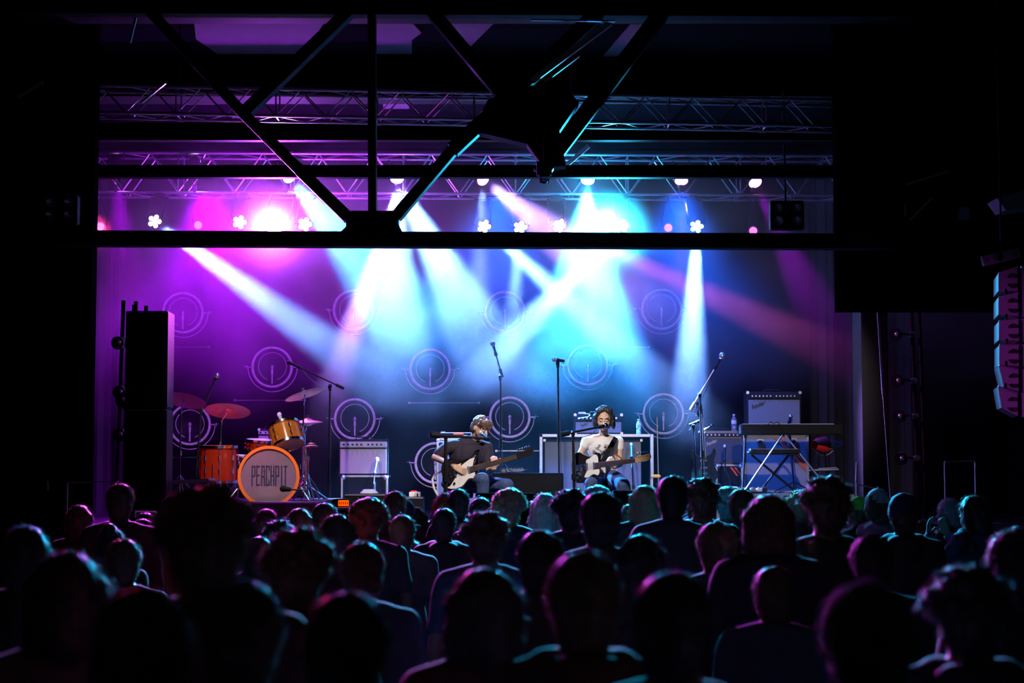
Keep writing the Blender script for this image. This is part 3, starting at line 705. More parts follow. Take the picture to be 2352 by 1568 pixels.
mic_stand('heavy black stand whose boom reaches the mouth of the man', wf(1025, 17.7, SZ), W(1024, 1001, 17.7), W(1124, 1007, 17.85), W(989, 998, 17.65), r=.016, tripod=.3, mic_r=.001, mic_len=.04)
mic_stand('heavy black stand whose boom reaches the mouth of the singer in white', wf(1317, 18.0, SZ), W(1316, 992, 18.0), W(1393, 977, 18.2), W(1287, 998, 17.95), r=.014, tripod=.3, mic_r=.03, mic_len=.1, mic_m='chrome')
mic_stand('short stand with a small microphone before the cream-fronted amplifier', wf(862, 20.6, SZ), W(860, 1090, 20.6), W(866, 1054, 20.85), None, mic_r=.028)
mic_stand('short stand with a dark microphone before the brown amplifier', wf(1665, 21.0, KZ), W(1664, 1060, 21.0), W(1665, 1024, 21.2), None, mic_r=.026)
mic_stand('dark stand with a small microphone against the big amplifier above the keyboard', wf(1812, 21.1, KZ), W(1812, 972, 21.1), W(1816, 955, 21.2), None, mic_r=.026)
mic_stand('black stand rising in front of the speaker cabinet, its microphone at the grille', wf(1452, 20.9, SZ), W(1451, 1052, 20.9), W(1450, 1020, 21.1), None, mic_r=.02)
mic_stand('empty short stand beside the leaning guitar', wf(1593, 20.6, SZ), W(1592, 975, 20.6), W(1603, 968, 20.6), W(1583, 976, 20.6), mic_r=.012, mic_len=.03)
mic_stand('second stand in front of the brown amplifier with a pink-lit arm', wf(1608, 20.9, SZ), W(1608, 992, 20.9), W(1637, 975, 20.9), W(1606, 994, 20.9), mic_r=.012, boom_m='alu', mic_len=.04)
mic_stand('small drum microphone sticking up behind the rack tom', wf(655, 19.2, DZ), W(652, 985, 19.2), W(641, 950, 19.2), None, mic_r=.026, mic_m='white')
# vocal microphone of the man: handed its own tip, angled up toward his mouth
vm = T('vocal_microphone', 'black vocal microphone with a silver head in front of the face of the man', 'microphone', W(1124, 1007, 17.85))
vm.part('body', MB().cyl(W(1125, 1010, 17.82), W(1111, 998, 17.95), .011, .018), 'black')
vm.part('grille', MB().ball(W(1107, 996, 17.98), .027, seg=12), 'alu')
vm.part('cable', MB().tube([W(1125, 1010, 17.82), W(1128, 1017, 17.8), W(1122, 1021, 17.8), W(1110, 1016, 17.8), W(1085, 1006, 17.72)], .004, 6), 'cable')
# thin pole with the foam block
fp = T('antenna_pole', 'thin vertical pole with a tan foam block beside the speaker cabinet', 'pole', wf(1508, 19.6, SZ))
fp.part('base', MB().lathe([(.0001, .02), (.1, .015), (.11, 0)], wf(1508, 19.6, SZ), (0, 0, 1), 20), 'black')
fp.part('pole', MB().cyl(wf(1508, 19.6, SZ), W(1509, 957, 19.6), .007), 'alu')
fp.part('foam_block', MB().box(W(1507, 1093, 19.58), (.1, .05, .035), bev=.01), 'sponge')

# ------------------------------------------------------------------ keyboards on the X stand
a = W(1692, 0, 20.4).x; b = W(1905, 0, 20.9).x; zk0 = W(0, 998, 20.4).z; zk1 = W(0, 974, 20.4).z
kb = T('stage_piano', 'long black stage piano seen from its back, across the top of the X stand', 'keyboard', ((a + b) / 2, 20.5, zk0))
kb.part('body', MB().box(((a + b) / 2, 20.55, (zk0 + zk1) / 2), (b - a, .3, zk1 - zk0), bev=.012), 'black')
k = MB()
for i in range(52): k.box((a + .06 + i * (b - a - .12) / 52, 20.63, zk1 + .004), ((b - a - .12) / 60, .12, .012))
kb.part('key', k, 'white')
kb.part('cable', MB().tube([W(1765, 976, 20.42), W(1768, 968, 20.44), W(1778, 972, 20.44), W(1786, 968, 20.44), W(1792, 976, 20.44)], .008, 6), 'cable')
a = W(1711, 0, 20.3).x; b = W(1826, 0, 20.3).x; z0 = W(0, 1044, 20.3).z; z1_ = W(0, 1031, 20.3).z
k2 = T('small_keyboard', 'short black keyboard on the lower arms of the X stand', 'keyboard', ((a + b) / 2, 20.4, z0))
k2.part('body', MB().box(((a + b) / 2, 20.42, (z0 + z1_) / 2), (b - a, .26, z1_ - z0), bev=.02), 'tolex')
k2.part('top_plate', MB().box(((a + b) / 2, 20.42, z1_), (b - a - .04, .24, .006)), 'panel')
xs = T('keyboard_stand', 'crossed metal keyboard stand holding two keyboards before the striped flight case', 'stand', (W(1785, 0, 20.4).x, 20.4, KZ))
ap = W(1797, 999, 20.35)
xs.part('leg', MB().cyl(ap, wf(1698, 20.1, KZ + .02), .011), 'alu')
xs.part('leg', MB().cyl(ap + Vector((.03, 0, 0)), wf(1889, 20.3, KZ + .05), .011), 'alu')
xs.part('leg', MB().cyl(W(1726, 1044, 20.5), wf(1815, 20.4, KZ + .02), .014), 'steel')
xs.part('leg', MB().cyl(W(1812, 1044, 20.55), wf(1733, 20.45, KZ + .02), .014), 'steel')
xs.part('leg', MB().cyl(W(1712, 999, 20.5), wf(1695, 20.45, KZ + .02), .014), 'steel')
xs.part('bracket', MB().box(ap + Vector((0, .02, .0)), (.05, .06, .03)), 'steel')
xs.part('foot', MB().ball(wf(1698, 20.1, KZ + .025), (.05, .03, .03), seg=10).ball(wf(1698, 20.1, KZ + .02), .02, seg=8), 'alu')
pb = T('pedal_board', 'row of small effect pedals on the keyboard platform at the foot of the X stand', 'pedals', wf(1718, 20.25, KZ))
pb.part('board', MB().box(wf(1718, 20.3, KZ + .012), (.42, .2, .024)), 'steel')
for i, px in enumerate((1690, 1704, 1718, 1732, 1744)):
    q = pb.part('pedal', MB().box(wf(px, 20.28, KZ + .045), (.06, .1, .04), bev=.006), ('panel', 'tolex', 'panel', 'white', 'tolex')[i])
    pb.part('knob', MB().cyl(wf(px, 20.3, KZ + .065), wf(px, 20.3, KZ + .08), .01), 'black', q)
for px, lb in ((1646, 'white cable box nearer the leaning guitar'), (1672, 'white cable box nearer the X stand')):
    t = T('stage_box', lb, 'box', wf(px, 20.1, KZ), 'white cable boxes')
    t.part('body', MB().box(wf(px, 20.18, KZ + .04), (.12, .12, .08), bev=.006), 'white')
    t.part('panel', MB().box(wf(px, 20.115, KZ + .04), (.09, .01, .05)), 'tolex')

# orange display unit, white pedal boxes at the front of the stage
def at(px, py, Y): return W(px, py, Y)
t = T('rack_unit', 'small rack unit with a glowing orange-red display by the drum platform', 'rack unit', wf(789, 17.0, SZ))
t.part('body', MB().box((W(789, 0, 17).x, 17.15, (SZ + W(0, 1146, 17).z) / 2), (.16, .28, W(0, 1146, 17).z - SZ), bev=.008), 'tolex')
t.part('display', MB().box(W(789, 1155, 16.995), (.1, .012, .055)), 'led')
dg_ = MB()
for i in range(5): dg_.box(W(780 + i * 4.5, 1155, 16.985), (.008, .006, .028))
t.part('digit', dg_, 'black')
t = T('side_table', 'small white-topped table beside the orange display unit', 'table', wf(800, 16.8, SZ))
zt = W(0, 1168, 16.8).z
t.part('top', MB().box((W(800, 0, 16.8).x, 16.9, zt), (.24, .2, .02)), 'white')
for s in (-.1, .1): t.part('leg', MB().cyl((W(800, 0, 16.8).x + s, 16.85, SZ), (W(800, 0, 16.8).x + s, 16.85, zt), .012), 'alu')
t = T('tuner_pedal', 'white box with a red top on the stage beside the man', 'pedal', W(953, 1141, 18.9))
q = W(953, 1135, 18.9); 
t.part('body', MB().box(q, (.12, .1, .055), bev=.006), 'white')
t.part('top', MB().box(q + Vector((-.01, 0, .034)), (.06, .06, .014)), 'redp')
t.part('jack', MB().box(q + Vector((.03, -.052, -.005)), (.012, .006, .03)), 'black')
def lowcase(label, x0, x1, ytop, Y, depth=.4, m='casedark', name='equipment_case', edge=True):
    z = W(0, ytop, Y).z; a = W(x0, 0, Y).x; b = W(x1, 0, Y).x
    t = T(name, label, 'case' if name == 'equipment_case' else 'speaker', ((a + b) / 2, Y + depth / 2, SZ))
    t.part('box', MB().box(((a + b) / 2, Y + depth / 2, (z + SZ) / 2), (b - a, depth, z - SZ), bev=.008), m)
    if edge: t.part('edging', MB().box(((a + b) / 2, Y - .002, z - .006), (b - a, .012, .014)), 'alu')
    return t, z, a, b
t, z, a, b = lowcase('low black case carrying a pale coil of cable, in front of the road case', 800, 890, 1135, 18.4)
cc = MB()
for i in range(5): cc.arc(W(848, 1134, 18.5) + Vector((0, 0, .01 + i * .008)), .09 - i * .008, .007, 0, 360, 24, 5, 'xy')
single('cable_coil', cc, 'wcable', 'pale coiled cable lying on the low black case', 'cable', W(848, 1134, 18.5))
lowcase('low black case under the white box with the red top', 895, 975, 1142, 18.6)
t, z, a, b = lowcase('wide black subwoofer in front of the speaker cabinet, beside the man', 1130, 1292, 1086, 18.9, .6, 'casedark', 'subwoofer', False)
t.part('grille', MB().box(((a + b) / 2, 18.895, (z + SZ) / 2), (b - a - .04, .012, z - SZ - .06)), 'black')
# clutter on the subwoofer
for i, (px, py, lb) in enumerate(((1165, 1070, 'shiny effect unit nearer the man on the black subwoofer'), (1190, 1075, 'shiny effect unit lying farther along the black subwoofer'))):
    p = Vector((W(px, 0, 19.1).x, 19.1, z)); t = T('effect_unit', lb, 'effect unit', p, 'effect units on the subwoofer')
    t.part('body', MB().box(p + Vector((0, 0, .025)), (.14, .1, .04), bev=.008), 'panel')
    for s in (-.04, 0, .04): t.part('knob', MB().cyl(p + Vector((s, -.02, .045)), p + Vector((s, -.02, .06)), .012), 'chrome')
single('loose_cable', MB().tube([W(1150, 1075, 19), W(1160, 1066, 19), W(1168, 1078, 18.95), W(1180, 1084, 18.95), W(1166, 1084, 18.9), W(1196, 1083, 19), W(1212, 1078, 19.1)], .006, 6), 'cable', 'thin cable winding over the black subwoofer', 'cable')
def wedge(label, x0, x1, ytop, Y):
    a = W(x0, 0, Y).x; b = W(x1, 0, Y).x; z = W(0, ytop, Y).z; h = z - SZ; cx = (a + b) / 2
    t = T('monitor_wedge', label, 'speaker', (cx, Y + .25, SZ), 'monitor wedges at the stage edge')
    m = Matrix(((0, 1, 0, a), (1, 0, 0, Y), (0, 0, 1, SZ), (0, 0, 0, 1)))
    t.part('body', MB().prism([(0, 0), (.45, 0), (.5, h * .35), (.16, h), (0, h)], b - a, m), 'casedark')
    d = Vector((0, .34, h * .65)).normalized()
    t.part('grille', MB().raw([(a + .03, Y + .19, SZ + h + .004 - .03), (b - .03, Y + .19, SZ + h + .004 - .03), (b - .03, Y + .49, SZ + h * .38), (a + .03, Y + .49, SZ + h * .38), (a + .03, Y + .19, SZ + h - .06), (b - .03, Y + .19, SZ + h - .06), (b - .03, Y + .47, SZ + h * .36), (a + .03, Y + .47, SZ + h * .36)],
            [(0, 1, 2, 3), (4, 7, 6, 5), (0, 4, 5, 1), (1, 5, 6, 2), (2, 6, 7, 3), (3, 7, 4, 0)]), 'steel')
    t.part('edge_trim', MB().box((cx, Y + .02, z + .002), (b - a, .04, .008)), 'panel')
wedge('black monitor wedge at the stage edge in front of the man', 1094, 1224, 1133, 16.9)
wedge('black monitor wedge at the stage edge in front of the singer', 1404, 1492, 1127, 16.9)
# pale riser case in front of the drum platform, poster on it
t, z, a, b = lowcase('pale flight case with a small poster before the drum platform', 590, 736, 1153, 16.55, .4, 'case')
t.part('poster', MB().box(W(652, 1172, 16.54), (.055, .01, .09)), 'wood')
t.part('sticker', MB().box(W(690, 1170, 16.54), (.14, .01, .045)), 'paper')
# white tabletop between drums and stack
t = T('white_table', 'narrow white-topped table at the drummer side of the stage', 'table', wf(440, 16.9, SZ))
za = W(0, 1103, 16.9).z
mb = MB(); a = W(388, 1109, 16.7); b = W(495, 1101, 17.1)
mb.box(((a.x + b.x) / 2, 16.95, (a.z + b.z) / 2), (b.x - a.x, .35, .035), (0, R(-3.5), 0), bev=.012); t.part('top', mb, 'white')
for x in (a.x + .05, b.x - .05): t.part('leg', MB().cyl((x, 16.95, SZ), (x, 16.95, a.z), .015), 'alu')

# ------------------------------------------------------------------ drum kit
DKX = W(617, 0, 18).x
dk = dict()
ax = Vector((.16, -1, .02)).normalized()              # kick drum axis, toward the audience
kc = W(617, 1094, 17.7); kr = .285
kd = T('bass_drum', 'amber see-through bass drum lettered PEACHPIT on its front head', 'drum', Vector((kc.x, kc.y + .2, DZ)), 'amber drum kit')
kd.part('shell', MB().lathe([(kr, -.36), (kr, .0)], kc, ax, 56), 'amber')
kd.part('front_head', MB().lathe([(.0001, .012), (kr * .98, .010), (kr, -.01)], kc, ax, 56), 'drumhead')
kd.part('rear_head', MB().lathe([(.0001, -.36), (kr * .98, -.36)], kc, ax, 56), 'drumhead')
kd.part('front_hoop', MB().lathe([(kr * .97, .0), (kr * .97, .03), (kr + .022, .03), (kr + .022, -.02), (kr, -.02)], kc, ax, 56), 'amberd')
kd.part('rear_hoop', MB().lathe([(kr * .97, -.38), (kr + .022, -.38), (kr + .022, -.33), (kr, -.33)], kc, ax, 56), 'amberd')
fm = frame_of(ax)
for k in range(10):
    a = 2 * math.pi * (k + .5) / 10; o = fm @ Vector((math.cos(a), math.sin(a), 0)) * (kr + .02)
    l = kd.part('lug', MB().cyl(kc + o - ax * .30, kc + o - ax * .05, .006).cyl(kc + o * 1.0 - ax * .26, kc + o - ax * .22, .014).cyl(kc + o - ax * .1, kc + o - ax * .06, .014), 'chrome')
    kd.part('claw', MB().box(kc + o * 1.04 + ax * .01, (.03, .03, .045), bev=.004), 'chrome', l)
for s in (-1, 1):
    kd.part('spur', MB().cyl(kc + Vector((s * kr * .95, .12, -.05)), Vector((kc.x + s * (kr + .12), kc.y + .02, DZ + .01)), .01), 'chrome')
# lettering: tall narrow spiked capitals
GL = {'P': [((0, 0), (0, 1)), ((0, 1), (.5, 1)), ((.5, 1), (.5, .5)), ((.5, .5), (0, .45))], 'E': [((0, 0), (0, 1)), ((0, 1), (.5, 1)), ((0, .52), (.42, .52)), ((0, 0), (.5, 0))],
      'A': [((0, 0), (.06, 1)), ((.06, 1), (.46, 1)), ((.46, 1), (.52, 0)), ((.05, .45), (.48, .45))], 'C': [((.5, .8), (.5, 1)), ((.5, 1), (0, 1)), ((0, 1), (0, 0)), ((0, 0), (.5, 0)), ((.5, 0), (.5, .2))],
      'H': [((0, 0), (0, 1)), ((.5, 0), (.5, 1)), ((0, .5), (.5, .5))], 'I': [((.2, 0), (.2, 1))], 'T': [((.25, 0), (.25, 1)), ((0, 1), (.55, 1))]}
mb = MB(); xx = -4.45 * .047 + .045; H = .185; sxw = .040
xd = fm @ Vector((1, 0, 0))
right = Vector((0, 0, 1)).cross(-ax) * -1
right = ax.cross(Vector((0, 0, 1))) * -1
right.normalize(); upv = right.cross(ax).normalized()
if right.x < 0: right = -right
if upv.z < 0: upv = -upv
for ch in 'PEACHPIT':
    for (p, q) in GL[ch]:
        P0 = kc + ax * .016 + right * (xx + p[0] * sxw * 1.35) + upv * ((p[1] - .45) * H)
        P1 = kc + ax * .016 + right * (xx + q[0] * sxw * 1.35) + upv * ((q[1] - .45) * H)
        d = (P1 - P0); bar(mb, P0 - d.normalized() * .004, P1 + d.normalized() * .004, .0125, .003, up=ax)
        if abs(p[1] - q[1]) > .8:
            for e in (P0, P1):
                s = (e - (P0 + P1) / 2).normalized(); mb.cyl(e, e + s * .016, .006, .0008, 5)
            for u in (.25, .7):
                e = P0.lerp(P1, u); mb.cyl(e, e - right * .011 + upv * .006, .005, .0008, 5)
    xx += .047 if ch != 'I' else .034
kd.part('lettering', mb, 'print_')
kd.part('muffling_pillow', MB().ball(kc - ax * .17 + Vector((0, 0, -.17)), (.2, .13, .09), seg=18), 'white')
kd.part('kick_pedal', MB().box(kc - ax * .5 + Vector((0, 0, -kr + .03)), (.09, .25, .02), (R(12), 0, 0)).cyl(kc - ax * .42 + Vector((0, 0, -.25)), kc - ax * .4 + Vector((0, 0, -.02)), .006).ball(kc - ax * .4, .03), 'chrome')

def drum(label, c, axis, r, h, m, head='white', lugs=6, legs=0, floor=DZ):
    c = Vector(c); axis = Vector(axis).normalized(); fm = frame_of(axis)
    t = T('drum', label, 'drum', c - Vector((0, 0, h / 2)), 'amber drum kit')
    t.part('shell', MB().lathe([(r, -h / 2), (r, h / 2)], c, axis, 44), m)
    t.part('batter_head', MB().lathe([(.0001, h / 2 + .004), (r, h / 2 + .002)], c, axis, 44), head)
    t.part('bottom_head', MB().lathe([(.0001, -h / 2 - .004), (r, -h / 2 - .002)], c, axis, 44), head)
    for s in (-1, 1): t.part('hoop', MB().lathe([(r + .004, s * h / 2 - .012), (r + .014, s * h / 2 - .012), (r + .014, s * h / 2 + .016), (r + .004, s * h / 2 + .016), (r + .004, s * h / 2 - .012)], c, axis, 44), 'chrome')
    for k in range(lugs):
        a = 2 * math.pi * (k + .25) / lugs; o = fm @ Vector((math.cos(a), math.sin(a), 0)) * (r + .012)
        t.part('lug', MB().cyl(c + o - axis * h * .48, c + o + axis * h * .48, .0035, seg=6).cyl(c + o + axis * h * .12, c + o + axis * h * .26, .012, seg=8).cyl(c + o - axis * h * .26, c + o - axis * h * .12, .012, seg=8), 'chrome')
    for k in range(legs):
        a = 2 * math.pi * k / legs + .4; o = Vector((math.cos(a), math.sin(a), 0)) * (r + .02)
        t.part('leg', MB().cyl(c + o, Vector(((c + o).x, (c + o).y, floor + .01)), .007), 'chrome')
    return t
tt = drum('amber rack tom tilted forward above the bass drum', W(657, 1000, 18.1), (-.32, .38, 1), .155, .215, 'amber')
tt.part('mount_arm', MB().tube([W(657, 1000, 18.1) + Vector((.1, .05, -.1)), W(700, 1020, 18.25), W(705, 1060, 18.3), wf(706, 18.3, DZ + .02)], .012, 8), 'chrome')
for k in range(3):
    a = 2 * math.pi * k / 3; tt.part('stand_leg', MB().cyl(wf(706, 18.3, DZ + .18), wf(706, 18.3, DZ + .01) + Vector((math.cos(a) * .25, math.sin(a) * .25, 0)), .01), 'chrome')
drum('deep red-amber floor tom standing behind the bass drum', W(502, 1066, 18.3), (0, -.03, 1), .185, .36, 'red', 'amberd', 8, 3)
drum('shallow snare drum between the floor tom and the rack tom', W(601, 1024, 18.9), (.05, -.08, 1), .165, .11, 'red', 'white', 8, 3)

def cymbal(label, c, axis, r, base, m='cymbal', name='cymbal', hh=False, ztop=.04):
    c = Vector(c); axis = Vector(axis).normalized(); base = Vector(base)
    t = T(name, label, 'cymbal', base, 'cymbals on stands')
    pr = [(.0001, .03), (.02, .028), (.045, .014), (r * .35, .008), (r * .8, -.006), (r, -.014), (r * .8, -.008), (r * .35, .005), (.04, .010), (.0001, .022)]
    pl_ = t.part('plate', MB().lathe(pr, c, axis, 48), m)
    if hh: t.part('plate', MB().lathe([(a, -b - .03) for a, b in pr], c, axis, 48), m)
    t.part('wing_nut', MB().cyl(c + axis * .02, c + axis * .06, .007).box(c + axis * .05, (.035, .008, .014)), 'chrome')
    top = c - axis * .02; k = Vector((base.x, base.y, c.z - .12))
    t.part('pole', MB().tube([top, k, base + Vector((0, 0, .03))], .009, 8).cyl(k - Vector((0, 0, .03)), k + Vector((0, 0, .01)), .016).cyl((k + base) / 2, (k + base) / 2 + Vector((0, 0, .05)), .017), 'chrome')
    for q in range(3):
        a = 2 * math.pi * q / 3 + .9; f = base + Vector((math.cos(a) * .24, math.sin(a) * .24, .01))
        t.part('leg', MB().cyl(base + Vector((0, 0, .26)), f, .008), 'chrome')
cymbal('big crash cymbal tilted toward the audience beside the black speaker stack', W(523, 941, 18.2), (0.02, .33, 1), .235, wf(519, 18.35, DZ))
cymbal('dark red ride cymbal half hidden by the black speaker stack', W(424, 917, 18.5), (.14, .34, 1), .235, wf(428, 18.7, DZ))
cymbal('steeply tilted crash cymbal above the rack tom', W(699, 903, 18.3), (-.34, .12, 1), .21, wf(705, 18.5, DZ))
cymbal('pair of hi-hat cymbals beyond the rack tom', W(707, 966, 18.9), (0, -.06, 1), .16, wf(708, 18.95, DZ), hh=True)
cymbal('small splash cymbal low beside the rack tom', W(715, 1023, 18.1), (-.05, .15, 1), .075, wf(716, 18.2, DZ))
t = T('drum_stool', 'round white-topped drum stool behind the bass drum', 'stool', wf(560, 19.2, DZ))
zt = W(0, 1043, 19.2).z
t.part('seat', MB().lathe([(.0001, 0), (.15, -.01), (.155, -.04), (.14, -.07), (.0001, -.07)], wf(560, 19.2, zt), (0, 0, 1), 28), 'white')
t.part('post', MB().cyl(wf(560, 19.2, DZ + .1), wf(560, 19.2, zt - .06), .016), 'chrome')
for q in range(3):
    a = 2 * math.pi * q / 3; t.part('leg', MB().cyl(wf(560, 19.2, DZ + .22), wf(560, 19.2, DZ + .01) + Vector((math.cos(a) * .22, math.sin(a) * .22, 0)), .01), 'chrome')
t = T('microphone_stand', 'tiny low stand whose microphone points at the bass drum', 'microphone stand', wf(700, 17.35, DZ), 'microphone stands')
t.part('base', MB().lathe([(.0001, .02), (.08, .015), (.09, 0)], wf(700, 17.35, DZ), (0, 0, 1), 18), 'black')
t.part('pole', MB().tube([wf(700, 17.35, DZ), W(700, 1125, 17.35), W(660, 1124, 17.3)], .008, 6), 'chrome')
t.part('microphone', MB().cyl(W(668, 1124, 17.3), W(650, 1122, 17.3), .018, .03).ball(W(650, 1122, 17.3), .032), 'black')

# ------------------------------------------------------------------ black speaker stack on the drummer side
a = W(300, 0, 16.7).x; b = W(396, 0, 16.7).x; z1_ = W(0, 713, 16.7).z; zm = W(0, 938, 16.7).z; cx = (a + b) / 2
for lb, z0, z1q in (('tall black speaker column, upper box of the stack beside the cymbals', zm + .003, z1_), ('black speaker box at the bottom of the stack beside the cymbals', SZ, zm)):
    t = T('speaker_stack_box', lb, 'speaker', (cx, 17.0, z0), 'black side speakers')
    t.part('cabinet', MB().box((cx, 16.87, (z0 + z1q) / 2), (b - a, .34, z1q - z0 - .004), bev=.012), 'black')
    g_ = t.part('grille', MB().box((cx, 16.695, (z0 + z1q) / 2), (b - a - .06, .012, z1q - z0 - .06)), 'black')
    t.part('edge_trim', MB().box((cx, 16.69, z1q - .012), (b - a, .012, .008)), 'panel')
    for s in (-1, 1): t.part('handle', MB().box((cx + s * (b - a) * .32, 16.688, z0 + (z1q - z0) * .5), (.03, .016, .14)), 'steel', g_)
def tower(label, px, ytop, Y, clamps, lean=0):
    base = wf(px, Y, SZ); top = W(px + lean, ytop, Y)
    t = T('lighting_tower', label, 'lighting stand', base, 'dark side lighting towers')
    t.part('base', MB().box(base + Vector((0, 0, .02)), (.4, .4, .04)), 'steel')
    t.part('pole', MB().cyl(base, top, .02), 'steel')
    t.part('pole', MB().cyl(base + Vector((.1, .1, 0)), top + Vector((.1, .1, 0)), .02), 'steel')
    for (x, y) in clamps:
        c = W(x, y, Y - .05); p0 = Vector((base.x + (top.x - base.x) * ((c.z - base.z) / (top.z - base.z)), Y, c.z))
        k = t.part('cross_arm', MB().cyl(p0, c + Vector((0, 0, .01)), .012).cyl(p0 - Vector((0, .03, 0)), p0 + Vector((0, .03, 0)), .032), 'alu')
        t.part('side_lamp', MB().lathe([(.03, .12), (.06, .03), (.065, -.06), (.0001, -.06)], c, (.25, .9, .1), 18), 'black', k)
        t.part('clamp', MB().ball(c + Vector((.0, -.07, .0)), (.03, .018, .026), seg=10).ball(c + Vector((.03, -.05, -.04)), (.014, .014, .018), seg=8), 'alu', k)
tower('dark lighting tower with small clamped lamps beside the black speaker stack', 284, 690, 17.2, ((276, 787), (279, 900), (285, 918), (279, 997), (310, 921)))
tower('second slim lighting tower close behind the black speaker stack', 308, 700, 17.5, ((300, 930), (312, 955), (316, 1020)))
tower('dark lighting tower with clamped lamps on the keyboard side', 2092, 680, 17.6, ((2058, 768), (2062, 874), (2066, 955), (2070, 1052)), 0)
single('tower_arm', MB().cyl(W(2046, 706, 17.4), W(2090, 696, 17.4), .016).cyl(W(2090, 700, 17.4), W(2092, 676, 17.4), .02), 'alu', 'bright angled pipe arm at the top of the keyboard-side tower', 'pipe')
mb = MB(); bar(mb, W(2016, 708, 17.0), W(2028, 906, 17.0), .018, .02); mb.cyl(W(2028, 906, 17.0), wf(2032, 17.0, SZ), .006).cyl(W(2020, 800, 17.0), W(2020, 800, 17.86), .006)
t = single('light_pipe', mb, 'alu', 'thin leaning metal pipe catching pink light beside the keyboard-side tower', 'pipe')
sf = T('speaker_stack_box', 'tall dark side speaker behind the leaning pink-lit pipe', 'speaker', wf(1995, 17.8, SZ), 'black side speakers')
a = W(1970, 0, 17.8).x; b = W(2030, 0, 17.8).x; z_ = W(0, 702, 17.8).z
sf.part('cabinet', MB().box(((a + b) / 2, 18.1, (SZ + z_) / 2), (b - a, .5, z_ - SZ), bev=.012), 'tolex')
sf.part('edge_trim', MB().box(((a + b) / 2, 17.84, z_ - .01), (b - a, .012, .008)), 'steel')
# side lamp lit pink beyond the striped case
p = W(1893, 1022, 20.9)
t = T('side_lamp', 'round pink-lit lamp on a low stand beyond the keyboards', 'stage light', wf(1893, 20.9, SZ))
t.part('stand', MB().cyl(wf(1893, 20.9, SZ), p - Vector((0, 0, .06)), .014), 'steel')
t.part('housing', MB().lathe([(.05, .2), (.09, .1), (.1, 0), (.095, 0), (.085, .08)], p, (-.7, -.7, 0), 24), 'redp')
t.part('barn_door', MB().box(p + Vector((.14, -.05, .04)), (.14, .01, .035), (0, R(10), 0)).box(p + Vector((.13, -.05, -.02)), (.14, .01, .02), (0, R(-16), 0)), 'alu')
t.part('yoke', MB().arc(p, .12, .008, 200, 340, 16), 'alu')
single('stage_rail', MB().cyl(W(1857, 1080, 20.4), W(1926, 1078, 20.4), .014).cyl(W(1880, 1076, 20.45), W(1922, 1074, 20.45), .01), 'alu', 'low pink-lit rail at floor level beyond the striped flight case', 'rail')
for (x0, y0, x1, y1, Y, lb, m_) in ((155, 1108, 268, 1106, 15.6, 'thin straight rail at the stage edge on the drummer side', 'alu'), (311, 1174, 358, 1175, 14.9, 'short barrier rail catching magenta above the crowd', 'alu'), (1968, 1062, 1966, 1105, 17.5, 'small upright post with a pink-lit knob at the far side of the stage', 'alu'), (1968, 1112, 2010, 1121, 17.0, 'thin sloping barrier rail on the keyboard side', 'alu'), (1800, 1139, 1830, 1141, 17.0, 'short pink-lit rail in front of the keyboard platform', 'alu'), (110, 1102, 111, 1127, 16.19, 'yellow-green strip of tape on the dark side wall', 'yellow'), (2170, 1060, 2240, 1058, 15.8, 'thin faint rail far out on the keyboard side', 'alu')):
    mb = MB(); bar(mb, W(x0, y0, Y), W(x1, y1, Y), .012, .02)
    fz = SZ if Y > 16.4 else 0
    if m_ == 'alu': mb.cyl(W(x0, y0, Y), Vector((W(x0, y0, Y).x, Y, fz)), .008).cyl(W(x1, y1, Y), Vector((W(x1, y1, Y).x, Y, fz)), .008)
    single('barrier_rail' if m_ == 'alu' else 'tape_strip', mb, m_, lb, 'rail' if m_ == 'alu' else 'tape')

# ------------------------------------------------------------------ hanging loudspeaker array
fr = T('array_bumper', 'pale slanted rigging frame from which the loudspeaker column hangs', 'rigging frame', W(2298, 590, 13.6))
mb = MB(); bar(mb, W(2256, 600, 13.5), W(2341, 580, 13.5), .075, .05); fr.part('frame', mb, 'bluebody')
fr.part('bracket', MB().box(W(2298, 590, 13.46), (.03, .03, .06)).ball(W(2268, 597, 13.46), .008).ball(W(2332, 583, 13.46), .008), 'black')
fr.part('chain', MB().cyl(W(2300, 585, 13.6), Vector((W(2300, 585, 13.6).x, 13.6, 6.42)), .008), 'steel')
arr = [((2293, 628), (2338, 614), (2338, 668), (2293, 668)), ((2293, 683), (2339, 673), (2340, 725), (2293, 722)), ((2294, 738), (2340, 734), (2341, 782), (2294, 780)), ((2295, 793), (2341, 793), (2341, 840), (2295, 838)), ((2294, 840), (2340, 850), (2341, 899), (2305, 887)), ((2292, 888), (2339, 905), (2338, 955), (2300, 936))]
nm = ('topmost', 'second from the top', 'third from the top', 'fourth from the top', 'fifth from the top, lit pink', 'lowest and pinkest')
